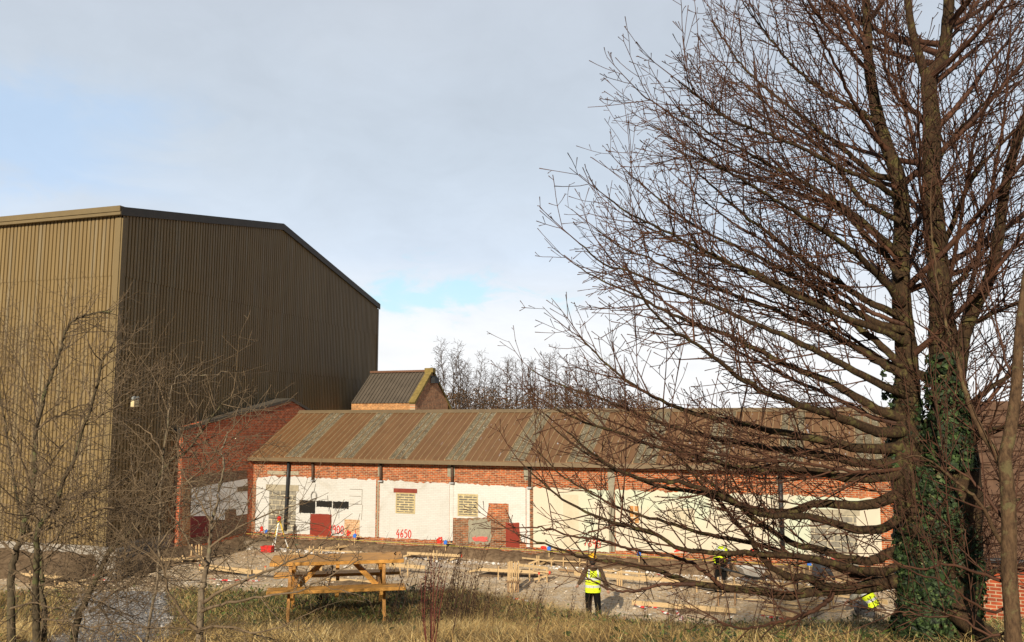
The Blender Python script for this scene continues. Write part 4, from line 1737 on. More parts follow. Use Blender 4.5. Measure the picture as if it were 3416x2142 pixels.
tape('red and white tape on the ground behind the crest at the red stalks', [(1270, 1988), (1340, 1996), (1400, 2000), (1470, 1998), (1540, 2004), (1600, 2010)])
tape('red and white tape bunched beside the near board under the tree', [(2110, 2015), (2150, 2026), (2180, 2024), (2215, 2042), (2240, 2050)])
tape('red and white tape crumpled below the middle of the near board', [(2256, 2030), (2262, 2048), (2275, 2056), (2268, 2066), (2285, 2060)])
tape('red and white tape along the lowest board under the tree', [(2540, 2052), (2580, 2060), (2640, 2066), (2690, 2062), (2720, 2068)])
tape('red and white tape left of the table behind the grass', [(700, 1930), (760, 1936), (820, 1934), (850, 1938), (880, 1930)])
tape('red and white tape far left below the shed', [(210, 1905), (260, 1920), (300, 1915), (350, 1935), (390, 1940)])
tape('red tape by the long board under the lowest limb', [(2190, 1915), (2230, 1921), (2280, 1926)])
tape('red and white tape lying right of the stake bundle', [(1690, 1990), (1730, 1998), (1760, 2004)])

# red crate, green hose, black pipe, tripod level
c = atz(892, 1841, 0)
cr = empty('red_crate', tuple(c), -.15, 'red plastic crate standing on the ground left of the tripod', 'crate')
mm = MB()
a_, b_, h_ = .24, .16, .25
t_ = .015
for (x0, x1, y0, y1) in ((-a_, a_, -b_, -b_ + t_), (-a_, a_, b_ - t_, b_), (-a_, -a_ + t_, -b_ + t_, b_ - t_), (a_ - t_, a_, -b_ + t_, b_ - t_)):
    mm.box(x0, x1, y0, y1, 0, h_)
mm.box(-a_ + t_, a_ - t_, -b_ + t_, b_ - t_, 0, .015)
mm.build('tub', M('red_plastic', (.50, .02, .015), .45, .12, 8), cr, bevel=.004)
mm = MB()
for (x0, x1, y0, y1) in ((-a_ - .02, a_ + .02, -b_ - .02, -b_ - .001), (-a_ - .02, a_ + .02, b_ + .001, b_ + .02), (-a_ - .02, -a_ - .001, -b_, b_), (a_ + .001, a_ + .02, -b_, b_)):
    mm.box(x0, x1, y0, y1, h_ - .035, h_ + .002)
mm.build('rim', MATS['red_plastic'], cr)
mm = MB()
for x_ in np.linspace(-.18, .18, 5):
    mm.box(x_ - .012, x_ + .012, -b_ - .008, -b_ - .001, .02, h_ - .04)
mm.build('rib', MATS['red_plastic'], cr)
c = atz(1005, 1826, 0)
mm = MB()
for k in range(9):
    R_ = .30 - .025 * (k % 3)
    z_ = .035 + .05 * (k // 3)
    mm.tube([(R_ * math.cos(a) * 1.05, R_ * math.sin(a) * .9, z_ + .008 * math.sin(3 * a + k)) for a in np.linspace(0, 2 * math.pi, 22)], .024, 6)
o = mm.build('hose_coil', M('green_hose', (.02, .15, .09), .45, .3, 9), smooth=True)
o.location = c
tag(o, 'coil of green hose lying on the ground right of the tripod', 'hose')
mm = MB()
P = smooth_line([(-.9, .1, .05), (-.4, -.1, .06), (.1, -.05, .05), (.6, .1, .05), (.9, .3, .05), (.3, .35, .05), (-.3, .3, .06)], 6)
mm.tube(P, .05, 8)
o = mm.build('black_pipe', M('black_plastic_pipe', (.015, .015, .018), .4), smooth=True)
o.location = atz(765, 1826, 0)
tag(o, 'black plastic pipe curled on the ground below the brick gable', 'pipe')

c = atz(928, 1834, 0)
tr = empty('surveying_tripod', tuple(c), 0, 'yellow and white surveying tripod with red level standing by the wall', 'tripod')
TYEL = M('tripod_yellow', (.60, .42, .04), .5, .1, 9)
TWHT = M('tripod_white', (.62, .62, .58), .4, .08, 9)
for k, (fx, fy) in enumerate(((-.10, -.36), (.42, .12), (-.36, .26))):
    mm = MB()
    top = (fx * .10, fy * .10, 1.24)
    kn = (fx * .62, fy * .62, .50)
    mm.bar(top, kn, .05, .035, (0, 1, .2))
    lg = mm.build('leg', TWHT if k == 0 else TYEL, tr)
    mm = MB()
    mm.bar(kn, (fx * .97, fy * .97, .08), .035, .028, (0, 1, .2))
    mm.build('lower_section', TWHT, lg)
    mm = MB()
    mm.tube([(fx * .97, fy * .97, .10), (fx, fy, .0)], [.03, .008], 8)
    mm.build('foot', TYEL, lg)
    mm = MB()
    mm.bar((fx * .60, fy * .60, .54), (fx * .68, fy * .68, .44), .062, .05, (0, 1, .2))
    mm.build('clamp', STEELBLK, lg)
mm = MB()
mm.tube([(0, 0, 1.22), (0, 0, 1.27)], [.10, .11], 14)
mm.build('head_plate', TYEL, tr)
mm = MB()
mm.tube([(0, 0, 1.27), (0, 0, 1.31), (0, 0, 1.33), (0, 0, 1.43), (0, 0, 1.46)], [.05, .06, .10, .10, .06], 14)
lv = mm.build('laser_level', M('red_level', (.55, .03, .02), .4), tr)
mm = MB()
mm.tube([(0, 0, 1.46), (0, 0, 1.50)], [.045, .045], 12)
mm.build('rotor_window', M('level_window', (.08, .02, .02), .1), lv)

# wheelbarrow
c = atz(2508, 1958, 0)
wbw = empty('wheelbarrow', tuple(c), math.radians(8), 'grey wheelbarrow with black legs standing on the site under the tree', 'wheelbarrow')
mm = MB()
bot = [(-.30, -.20, .42), (.22, -.20, .36), (.22, .20, .36), (-.30, .20, .42)]
tp = [(-.46, -.33, .68), (.46, -.33, .66), (.46, .33, .66), (-.46, .33, .68)]
inn = [(x * .97, y * .96, z + .005) for x, y, z in tp]
bin_ = [(x * .96, y * .95, z + .02) for x, y, z in bot]
mm.raw(bot + tp + inn + bin_, [(3, 2, 1, 0), (0, 1, 5, 4), (1, 2, 6, 5), (2, 3, 7, 6), (3, 0, 4, 7), (4, 5, 9, 8), (5, 6, 10, 9), (6, 7, 11, 10), (7, 4, 8, 11),
                               (8, 9, 13, 12), (9, 10, 14, 13), (10, 11, 15, 14), (11, 8, 12, 15), (12, 13, 14, 15)])
mm.build('tray', M('galvanised_tray', (.42, .40, .37), .5, .25, 6), wbw)
mm = MB()
for s_ in (-1, 1):
    mm.tube(smooth_line([(-.95, .26 * s_, .62), (-.5, .24 * s_, .50), (0, .20 * s_, .36), (.45, .06 * s_, .20), (.62, .045 * s_, .19)], 4), .018, 8)
    mm.tube(smooth_line([(-.10, .2 * s_, .38), (-.28, .22 * s_, .2), (-.32, .22 * s_, .0), (-.16, .22 * s_, .0), (.02, .2 * s_, .34)], 4), .016, 8)
mm.build('frame', STEELBLK, wbw, smooth=True)
mm = MB()
mm.tube([(.62, .045 * math.cos(a) * 0 - .04, .19) for a in (0,)] + [(.62, .04, .19)], .03, 8)
mm.build('hub', RUSTBLK, wbw)
mm = MB()
for k in range(1):
    mm.tube([(.62 + .15 * math.cos(a), 0, .19 + .15 * math.sin(a)) for a in np.linspace(0, 2 * math.pi, 25)], .045, 8)
mm.build('tyre', M('tyre_rubber', (.02, .02, .02), .8), wbw, smooth=True)
for s_ in (-1, 1):
    mm = MB()
    mm.tube([(-1.08, .265 * s_, .65), (-.92, .26 * s_, .61)], .026, 8)
    mm.build('grip', M('grip_rubber', (.03, .03, .03), .7), wbw)

# red and white post at far left
c = atz(168, 1836, 0)
pw = empty('barrier_post', tuple(c), .1, 'red and white striped post behind the hawthorn branches at the left', 'post')
for k in range(5):
    mm = MB()
    mm.tube([(-.14 * k, 0, .12 + .24 * k), (-.14 * (k + 1), 0, .12 + .24 * (k + 1))], .06, 10)
    mm.build('stripe', REDTIP if k % 2 == 0 else TAPE_W, pw)
mm = MB()
mm.tube([(0, 0, 0), (0, 0, .06), (0, 0, .12), (0, 0, .16)], [.2, .2, .10, .07], 14)
mm.build('base', STEELBLK, pw)

# concrete block and tan box at the shed corner
c = atz(332, 1848, 0)
q = SC + nT * .75 + nF * .25
mm = MB()
mm.box(-.42, .42, -.3, .3, 0, 1.05)
o = mm.build('concrete_block', M('stained_concrete', (.27, .245, .21), .95, .3, 4, bmp=.4), bevel=.02)
o.location = (q[0] + .7, q[1] - .1, 0)
o.rotation_euler.z = -PHI_F
tag(o, 'weathered concrete block at the foot of the shed corner', 'block')

# ------------------------------------------------------------------ picnic table
TW = timber('orange_pine', (.60, .29, .058), (.45, .20, .036), .55, (2.2, 16, 16))
TWL = timber('orange_pine_leg', (.50, .24, .055), (.36, .16, .034), .55, (16, 16, 2.2))
TZ = 3.05
AL = math.radians(11)
pf = aty(1127, 1866, 12.0)
ctr = np.array([pf[0], 12.0, 0]) + np.array([-math.sin(AL), math.cos(AL), 0]) * .36
tb = empty('picnic_table', (ctr[0], ctr[1], TZ), AL, 'orange brown wooden picnic table with attached benches on the grassy bank', 'picnic table')
HL = .905
mm = MB()
n_ = 5
wd = .72 / n_
for i in range(n_):
    mm.box(-HL, HL, -.36 + wd * i + .003, -.36 + wd * (i + 1) - .003, .695, .743)
mm.build('table_top', TW, tb, bevel=.004)
for sg in (-1, 1):
    mm = MB()
    for i in range(2):
        y0 = sg * .60 + (-.14 if i == 0 else .003)
        mm.box(-HL, HL, y0, y0 + .137, .395, .440)
    mm.build('bench', TW, tb, bevel=.004)
for xe in (-.63, .63):
    for sg in (-1, 1):
        mm = MB()
        mm.bar((xe, sg * .27, .69), (xe, sg * .71, -.16), .045, .095, (0, 1, .5))
        mm.build('leg', TWL, tb, bevel=.004)
    ins = .047 if xe < 0 else -.047
    mm = MB()
    mm.prism([(-.34, .69), (.34, .69), (.34, .645), (.28, .60), (-.28, .60), (-.34, .645)], 'x', xe + ins - .022, xe + ins + .022)
    mm.build('top_cleat', TW, tb)
    mm = MB()
    mm.prism([(-.73, .393), (.73, .393), (.73, .345), (.67, .30), (-.67, .30), (-.73, .345)], 'x', xe + ins - .022, xe + ins + .022)
    mm.build('bench_bearer', TW, tb)
    mm = MB()
    sx = 1 if xe < 0 else -1
    mm.bar((xe + sx * .07, 0, .335), (xe + sx * .42, 0, .69), .07, .09, (0, 1, 0))
    mm.build('brace', TW, tb)
mm = MB()
mm.prism([(-.33, .69), (.33, .69), (.33, .65), (.25, .61), (-.25, .61), (-.33, .65)], 'x', -.025, .025)
mm.build('top_cleat', TW, tb)
for sg in (-1, 1):
    mm = MB()
    mm.prism([(sg * .46, .393), (sg * .74, .393), (sg * .74, .36), (sg * .70, .33), (sg * .50, .33), (sg * .46, .36)], 'x', -.025, .025)
    mm.build('bench_cleat', TW, tb)

# ------------------------------------------------------------------ people
SKIN = M('skin', (.48, .26, .18), .6, .08, 9)
HIVIS = M('hi_vis_yellow', (.62, .78, .02), .7, .10, 5)
REFL = M('reflective_grey', (.48, .50, .48), .35, .08, 9)
BLKCLOTH = M('black_cloth', (.008, .008, .008), 1.0, .4, 12, spec=.05)
OLIVE = M('olive_jacket', (.085, .055, .032), .9, .3, 9)
GREYCLOTH = M('grey_cloth', (.05, .052, .06), .9, .3, 9)
BOOT = M('muddy_boot', (.07, .05, .032), .8, .4, 12)
HAIR = M('dark_hair', (.012, .009, .007), .7)
DEPS = []


def skinned(name, chains, mat, parent, root_first=True, sub=1):
    """chains: list of lists of (point, radius); shared points join. Baked to a plain mesh."""
    key, verts, rad, edges = {}, [], [], []
    for ch in chains:
        prev = None
        for p, r_ in ch:
            k_ = tuple(round(c_, 4) for c_ in p)
            if k_ not in key:
                key[k_] = len(verts)
                verts.append(p)
                rad.append(r_)
            if prev is not None and prev != key[k_]:
                edges.append((prev, key[k_]))
            prev = key[k_]
    me = bpy.data.meshes.new(name)
    me.from_pydata([tuple(v) for v in verts], edges, [])
    bm = bmesh.new()
    bm.from_mesh(me)
    lay = bm.verts.layers.skin.verify()
    bm.verts.ensure_lookup_table()
    for i, v in enumerate(bm.verts):
        r_ = rad[i]
        v[lay].radius = r_ if isinstance(r_, tuple) else (r_, r_)
        v[lay].use_root = (i == 0)
    bm.to_mesh(me)
    bm.free()
    tmp = bpy.data.objects.new('tmp_skin', me)
    COL.objects.link(tmp)
    tmp.modifiers.new('s', 'SKIN').use_smooth_shade = True
    sb = tmp.modifiers.new('u', 'SUBSURF')
    sb.levels = sub
    sb.render_levels = sub
    dg = bpy.context.evaluated_depsgraph_get()
    dg.update()
    res = bpy.data.meshes.new_from_object(tmp.evaluated_get(dg), depsgraph=dg)
    bpy.data.objects.remove(tmp)
    res.name = name
    res.materials.clear()
    res.polygons.foreach_set('use_smooth', [True] * len(res.polygons))
    return link(name, res, mat, parent)


def loft(name, rings, mat, parent, seg=20):
    """rings: list of (centre, xaxis, yaxis) - ellipse spanned by the two vectors"""
    v_, f_ = [], []
    for c_, ax, ay in rings:
        for k in range(seg):
            a = 2 * math.pi * k / seg
            p = Vector(c_) + Vector(ax) * math.cos(a) + Vector(ay) * math.sin(a)
            v_.append(tuple(p))
    n = len(rings)
    for i in range(n - 1):
        for k in range(seg):
            k2 = (k + 1) % seg
            f_.append((i * seg + k, i * seg + k2, (i + 1) * seg + k2, (i + 1) * seg + k))
    mm = MB()
    mm.raw(v_, f_)
    return mm.build(name, mat, parent, smooth=True)


def person(label, loc, rz, J, cols, helmet=None, hood=False, vest=True, scale=1.0):
    """J: joints in metres, y forward, x right"""
    root = empty('person', loc, rz, label, 'person', None)
    root.scale = (scale,) * 3
    V3 = {k: Vector(v) for k, v in J.items()}
    pel, ch, nk, hd = V3['pelvis'], V3['chest'], V3['neck'], V3['head']
    look = (V3['look'] - hd).normalized()
    upv = (hd - nk).normalized()
    side = look.cross(upv).normalized()
    # one continuous body: torso, limbs, feet, hands with fingers, head with nose
    ch_ = [[(pel, (.09, .07)), ((pel + ch) / 2, (.11, .085)), (ch, (.13, .10)), (nk, .055), (nk.lerp(hd, .45), .06), (hd, (.085, .092)), (hd + upv * .075, (.075, .082))]]
    ch_.append([(hd, (.085, .092)), (hd + look * .105 - upv * .01, .016)])
    for sd_ in (-1, 1):
        ch_.append([(hd, (.085, .092)), (hd + side * sd_ * .095, .014)])
    for L_ in ('l', 'r'):
        s_, e_, w_ = V3['sh' + L_], V3['el' + L_], V3['wr' + L_]
        f_ = (w_ - e_).normalized()
        palm = w_ + f_ * .055
        ch_.append([(ch, (.13, .10)), (s_, .055), (s_.lerp(e_, .5), .048), (e_, .040), (e_.lerp(w_, .5), .036), (w_, .027), (palm, (.036, .018))])
        lat = f_.cross(Vector((0, 1, .2))).normalized()
        cur = f_.cross(lat).normalized()
        if cur.y < 0: cur = -cur
        for q_, (o_, ln) in enumerate(((-.030, .075), (-.010, .088), (.010, .084), (.030, .066))):
            b0 = palm + f_ * .03 + lat * o_
            ch_.append([(palm, (.036, .018)), (b0, .010), (b0 + f_ * ln * .5 + cur * .012, .009), (b0 + f_ * ln * .85 + cur * .035, .007)])
        b0 = palm + lat * (-.042) * (1 if L_ == 'r' else -1) - f_ * .01
        ch_.append([(palm, (.036, .018)), (b0, .011), (b0 + f_ * .045 + cur * .03, .008)])
        h_, k_, a_, t_ = V3['hp' + L_], V3['kn' + L_], V3['an' + L_], V3['to' + L_]
        ch_.append([(pel, (.09, .07)), (h_, .05), (h_.lerp(k_, .5), .045), (k_, .042), (k_.lerp(a_, .35), .045), (a_, .038), (t_, .032)])
    bd_ = skinned('body', ch_, cols['skin'], root)
    bd_.data.materials.append(cols['trousers'])
    tips = [V3['wrl'], V3['wrr']]
    bd_.data.polygons.foreach_set('material_index', [0 if min((p_.center - t_).length for t_ in tips) < .20 or (p_.center - hd).length < .24 else 1 for p_ in bd_.data.polygons])
    # jacket with sleeves
    jk = [[(pel.lerp(ch, .15), (.155, .125)), (pel.lerp(ch, .6), (.15, .12)), (ch, (.165, .13)), (nk, (.085, .08))]]
    for L_ in ('l', 'r'):
        s_, e_, w_ = V3['sh' + L_], V3['el' + L_], V3['wr' + L_]
        jk.append([(ch, (.165, .13)), (s_, .088), (s_.lerp(e_, .55), .078), (e_, .070), (e_.lerp(w_, .5), .060), (e_.lerp(w_, .96), .046)])
    skinned('jacket', jk, cols['jacket'], root)
    tr_ = [[(pel.lerp(ch, .2), (.15, .12)), (pel, (.16, .13)), (pel - (ch - pel).normalized() * .05, (.13, .11))]]
    for L_ in ('l', 'r'):
        h_, k_, a_ = V3['hp' + L_], V3['kn' + L_], V3['an' + L_]
        tr_.append([(pel, (.16, .13)), (h_, .125), (h_.lerp(k_, .5), .108), (k_, .088), (k_.lerp(a_, .4), .084), (k_.lerp(a_, .93), .076)])
    skinned('trousers', tr_, cols['trousers'], root)
    for L_ in ('l', 'r'):
        a_, t_ = V3['an' + L_], V3['to' + L_]
        k_ = V3['kn' + L_]
        hl = a_ - (t_ - a_).normalized() * .07
        hl.z = t_.z
        bt = [[(a_.lerp(k_, .30), .052), (a_, .052), (t_.lerp(hl, .5), .045), (t_, .042)], [(t_.lerp(hl, .5), .045), (hl, .038)]]
        skinned('boot', bt, BOOT, root)
    # torso frame for the vest
    ax = (V3['shr'] - V3['shl']).normalized()
    if vest:
        sp = (nk - pel).normalized()
        fw = sp.cross(ax).normalized()
        sp0 = pel - (ch - pel).normalized() * .10
        top_ = nk - sp * .015

        def ring(t, rx, ry):
            c_ = sp0.lerp(pel, t / .2) if t < .2 else pel.lerp(ch, (t - .2) / .5) if t < .7 else ch.lerp(top_, (t - .7) / .3)
            return (c_, ax * rx, fw * ry)
        R_ = [(.0, .215, .165), (.1, .218, .168), (.25, .212, .165), (.45, .205, .16), (.62, .208, .162), (.78, .215, .155), (.88, .200, .135), (.95, .165, .115), (1.0, .10, .085)]
        vs = loft('vest', [ring(*r_) for r_ in R_], cols['vest'], root)
        for t0, t1 in ((.24, .33), (.50, .59)):
            loft('reflective_band', [ring(t0, .2175, .1705), (ring((t0 + t1) / 2, .2165, .1695)), ring(t1, .2155, .1685)], REFL, vs)
        for sx in (-.125, .125):
            mm = MB()
            pts = []
            for t in (.60, .70, .78, .86, .92):
                c_, a2, f2 = ring(t, .21 - max(0, t - .78) * .2, .172 - max(0, t - .74) * .16)
                cs = sx / .21
                pts.append(Vector(c_) + a2 * cs - f2 * math.sqrt(1 - cs * cs) * 1.0)
            for i in range(len(pts) - 1):
                mm.bar(pts[i], pts[i + 1], .05, .012, -fw)
            mm.build('brace_band', REFL, vs)
    if hood:
        skinned('hood', [[(nk + Vector((-.10, -.07, .0)), .05), (nk + Vector((-.06, -.11, -.03)), .062), (nk + Vector((0, -.13, -.06)), .07),
                          (nk + Vector((.06, -.11, -.03)), .062), (nk + Vector((.10, -.07, .0)), .05)]], cols['jacket'], root)
    hr = MB()
    c_ = hd + upv * .03
    hr.ball((0, 0, 0), 1, 16, 10, (1, 1, 1), -.35)
    Mx = Matrix((side, look, upv)).transposed()
    hr.v = [tuple(c_ - look * .015 + Mx @ Vector((p[0] * .098, p[1] * .106, p[2] * .115))) for p in hr.v]
    nr_ = MB()
    nr_.ball((0, 0, 0), 1, 14, 8)
    hr.raw([tuple(hd - look * .045 - upv * .03 + Mx @ Vector((p[0] * .085, p[1] * .07, p[2] * .10))) for p in nr_.v], nr_.f)
    hr.build('hair', cols.get('hair', HAIR), root, smooth=True)
    for sd_ in (-1, 1):
        ey = MB()
        e_ = hd + look * .086 + side * sd_ * .033 + upv * .02
        ey.ball(tuple(e_), .013, 8, 6)
        ey.build('eye', M('eye_white', (.6, .58, .55), .3), root, smooth=True)
    mo = MB()
    e_ = hd + look * .092 - upv * .055
    mo.bar(e_ - side * .024, e_ + side * .024, .012, .012)
    mo.build('mouth', M('lips', (.30, .12, .10), .6), root)
    if helmet:
        hm = MB()
        hm.ball((0, 0, 0), 1, 20, 9, (1, 1, 1), 0)
        hm.v = [tuple(c_ + upv * .045 + Mx @ Vector((p[0] * .122, p[1] * .145, p[2] * .125))) for p in hm.v]
        hs = hm.build('helmet', helmet, root, smooth=True)
        br = MB()
        n2 = 24
        v_ = []
        for k in range(n2):
            a = 2 * math.pi * k / n2
            pk = 1 + .28 * max(0, math.sin(a)) ** 2
            for (rr_, zz_) in ((.118, .052), (.138 * pk, .040), (.136 * pk, .030), (.116, .040)):
                v_.append(tuple(c_ + Mx @ Vector((rr_ * math.cos(a) * (1 / pk if False else 1), rr_ * 1.17 * math.sin(a), zz_))))
        f_ = []
        for k in range(n2):
            k2 = (k + 1) % n2
            for j in range(4):
                j2 = (j + 1) % 4
                f_.append((k * 4 + j, k2 * 4 + j, k2 * 4 + j2, k * 4 + j2))
        br.raw(v_, f_)
        br.build('brim', helmet, hs, smooth=True)
        rg = MB()
        for oy in (-.03, .03):
            pts = [c_ + upv * .05 + Mx @ Vector((oy, .150 * math.cos(t), .132 * math.sin(t))) for t in np.linspace(.25, math.pi - .25, 9)]
            rg.tube(pts, .008, 5)
        rg.build('ridge', helmet, hs, smooth=True)
        bb = MB()
        pts = [c_ - upv * .0 + Mx @ Vector((.104 * math.cos(t), .112 * math.sin(t), .012)) for t in np.linspace(math.pi + .35, 2 * math.pi - .35, 9)]
        for i in range(8):
            bb.bar(pts[i], pts[i + 1], .016, .035, upv)
        bb.build('head_band', M('grey_band', (.45, .46, .46), .5), hs)
    return root


YELLOW_H = M('yellow_helmet', (.72, .40, .01), .35, .06, 9)
GREEN_H = M('dark_green_helmet', (.012, .06, .045), .35, .1, 9)
TEAL_H = M('teal_helmet', (.02, .10, .075), .35, .1, 9)
WHITE_H = M('white_helmet', (.66, .66, .64), .35, .05, 9)
STAND = dict(pelvis=(0, 0, .92), chest=(0, .0, 1.30), neck=(0, .02, 1.49), head=(0, .05, 1.64), look=(.05, 1, 1.55),
             shl=(-.19, 0, 1.42), shr=(.19, 0, 1.42), ell=(-.31, -.04, 1.17), elr=(.30, -.03, 1.14), wrl=(-.385, .10, 1.00), wrr=(.40, .05, .88),
             hpl=(-.095, 0, .86), hpr=(.095, 0, .86), knl=(-.115, .05, .48), knr=(.125, -.02, .48), anl=(-.125, .0, .09), anr=(.135, -.10, .10),
             tol=(-.14, .13, .04), tor=(.15, .04, .04))
wp = aty(1978, 1950, 25.0)
person('person walking away in yellow helmet, yellow hi-vis vest over olive hooded jacket and black trousers', (wp[0], 25.0, 0), .03, STAND,
       dict(skin=SKIN, jacket=OLIVE, trousers=BLKCLOTH, vest=HIVIS), YELLOW_H, True, scale=1.06)
BEND = dict(pelvis=(0, 0, .86), chest=(.0, .28, 1.10), neck=(.0, .46, 1.18), head=(.0, .60, 1.16), look=(0, 1.1, .5),
            shl=(-.19, .40, 1.12), shr=(.19, .40, 1.12), ell=(-.22, .50, .84), elr=(.22, .52, .84), wrl=(-.14, .60, .58), wrr=(.14, .62, .58),
            hpl=(-.1, 0, .82), hpr=(.1, 0, .82), knl=(-.13, .10, .46), knr=(.13, .12, .46), anl=(-.13, -.06, .09), anr=(.13, -.04, .09), tol=(-.14, .09, .04), tor=(.14, .11, .04))
q = aty(2400, 1870, 31.0)
person('person bending over in yellow hi-vis vest by the cream wall, no helmet', (q[0], 31.0, 0), math.radians(-30), BEND,
       dict(skin=SKIN, jacket=GREYCLOTH, trousers=BLKCLOTH, vest=HIVIS), None)
KNEEL = dict(pelvis=(0, 0, .42), chest=(.0, .18, .74), neck=(.0, .26, .92), head=(.0, .34, 1.05), look=(.2, 1.1, .7),
             shl=(-.19, .22, .86), shr=(.19, .22, .86), ell=(-.25, .34, .60), elr=(.25, .36, .60), wrl=(-.16, .52, .42), wrr=(.16, .54, .42),
             hpl=(-.1, .0, .40), hpr=(.1, .0, .40), knl=(-.16, .38, .36), knr=(.15, .30, .10), anl=(-.16, .28, .09), anr=(.15, -.10, .08), tol=(-.17, .44, .04), tor=(.15, -.24, .05))
q = aty(2716, 1930, 29.0)
person('person crouching in dark green helmet and dark clothes below the right blocked doorway', (q[0], 29.0, 0), math.radians(-75), KNEEL,
       dict(skin=SKIN, jacket=GREYCLOTH, trousers=BLKCLOTH, vest=HIVIS), GREEN_H, vest=False, scale=1.18)
q = aty(2905, 1950, 25.5)
person('person crouching in teal helmet, grey jacket and yellow hi-vis vest beside the ivy clad trunk', (q[0], 25.5, 0), math.radians(60), KNEEL,
       dict(skin=SKIN, jacket=M('light_grey_cloth', (.25, .24, .20), .9, .2, 8), trousers=GREYCLOTH, vest=HIVIS), TEAL_H, vest=True, scale=1.15)

# ------------------------------------------------------------------ trees
def vperp(t, r):
    o = t.orthogonal().normalized()
    return Matrix.Rotation(r.uniform(0, 2 * math.pi), 3, t) @ o


def grow(T, p, d, length, r0, r1, level, R, prm):
    """one shoot and its children; p, d Vectors"""
    seg = prm['seg'][level]
    n = max(2, int(length / seg))
    st = length / n
    pts, dirs = [tuple(p)], [d.copy()]
    p = p.copy()
    d = d.copy()
    wob = prm['wob'][level]
    zig = prm.get('zig', 0)
    zs = 1
    pl = vperp(d, R)
    for i in range(n):
        d = d + Vector((0, 0, prm['up'][level] * st)) + Vector((R.gauss(0, wob), R.gauss(0, wob), R.gauss(0, wob)))
        if zig:
            d = d + pl * zig * zs
            zs = -zs
        d.normalize()
        p = p + d * st
        pts.append(tuple(p))
        dirs.append(d.copy())
    rad = [r0 + (r1 - r0) * (i / n) ** .8 for i in range(n + 1)]
    if prm.get('bud') and level >= 2:
        rad[-1] *= 1.5
    T.add(pts, rad, 5 if r0 > .012 else 3)
    if level < prm['max']:
        shoots(T, pts, dirs, rad, length, level, R, prm)


def shoots(T, pts, dirs, rad, length, level, R, prm, t0=.12):
    sp = prm['space'][level]
    s = length * t0 + R.uniform(0, sp)
    n = len(pts) - 1
    phase = R.uniform(0, 6.28)
    while s < length * .985:
        f = s / length * n
        i = min(int(f), n - 1)
        a = Vector(pts[i]).lerp(Vector(pts[i + 1]), f - i)
        d = dirs[min(i + 1, n)]
        rr_ = rad[i] + (rad[i + 1] - rad[i]) * (f - i)
        phase += 1.571 + R.gauss(0, .25)
        ax = Matrix.Rotation(phase, 3, d) @ d.orthogonal().normalized()
        for sg in ((1, -1) if prm['pair'] else (1,)):
            if R.random() > prm['prob'][level]:
                continue
            ang = math.radians(R.uniform(*prm['ang'][level]))
            nd = (d * math.cos(ang) + ax * sg * math.sin(ang)).normalized()
            if 'bias' in prm:
                nd = (nd + prm['bias'] * prm['bw'][level]).normalized()
            L = R.uniform(*prm['len'][level]) * (prm.get('e', .5) + (1 - prm.get('e', .5)) * (1 - s / length)) * prm.get('k', 1)
            q0 = min(rr_ * .75, prm['rad'][level + 1])
            grow(T, a, nd, L, q0, prm['tip'], level + 1, R, prm)
        s += sp * R.uniform(.6, 1.4)


def trace(pts, d0, dz):
    """pixel polyline (x, y[, width]) -> world points, depth runs from d0 to d0 + dz"""
    n = len(pts)
    acc = [0.0]
    for i in range(1, n):
        acc.append(acc[-1] + math.hypot(pts[i][0] - pts[i - 1][0], pts[i][1] - pts[i - 1][1]))
    out = []
    for i, p in enumerate(pts):
        t = acc[i] / acc[-1]
        out.append(aty(p[0], p[1], d0 + dz * t ** 1.1))
    return out


def limb(T, TT, pts, w0, w1, d0, dz, R, prm, per=4, t0=.08, lvl=0, sides=8, side_shoots=True):
    P = smooth_line(trace(pts, d0, dz), per)
    # little wander so that nothing is ruler straight
    n = len(P)
    P[1:-1] += nrg.normal(0, .0045, (n - 2, 3))
    k = d0 / F / 2
    rad = [max(w1, w0 * .80 * (1 - (i / (n - 1)) ** .55) + w1 * (i / (n - 1)) ** .55) * k for i in range(n)]
    T.add([tuple(p) for p in P], rad, sides)
    if side_shoots:
        pv_ = [tuple(p) for p in P]
        L = float(np.linalg.norm(np.diff(P, axis=0), axis=1).sum())
        dirs = [Vector(P[min(i + 1, n - 1)] - P[max(i - 1, 0)]).normalized() for i in range(n)]
        shoots(TT, pv_, dirs, rad, L, lvl, R, prm, t0)
        # upright water shoots crossing the arcs
    if prm.get('bud'):
        for _ in range(R.randint(1, 4)):
            i = R.randint(n // 5, n - 2)
            grow(TT, Vector(P[i]), Vector((R.gauss(-.1, .22), R.gauss(0, .15), 1)).normalized(), R.uniform(.4, 1.3), min(rad[i] * .7, .009), .0028, 1, R, dict(prm, prob=[.6, .45, .2]))
    # the tip carries on as a shoot
        grow(TT, Vector(P[-1]), dirs[-1], .4 if prm.get('bud') else .25, rad[-1], prm['tip'], 1 if prm.get('bud') else 2, R, prm)
    return P


TD = 7.0
SYC = dict(seg=[.2, .12, .07, .05], wob=[.05, .05, .06, .08], up=[.2, .50, .60, .5], max=3, pair=True, bud=True,
           space=[.13, .105, .09], prob=[.56, .58, .26], ang=[(22, 52), (28, 56), (35, 60)], len=[(.40, 1.30), (.14, .60), (.04, .17)],
           rad=[.05, .0085, .0046, .0034], tip=.0026, e=.40, bias=Vector((-.6, 0, .0)), bw=[.25, .16, .1])
BARK = bark('sycamore_bark', (.062, .036, .018), (.105, .092, .032), .7, (.014, .009, .006), 26)
TWIG = M('sycamore_twig', (.038, .016, .009), .75, .45, 5, second=(.082, .034, .017))
R = random.Random(21)
trunkT, crownT = Tubes(), Tubes()
STEMS = []


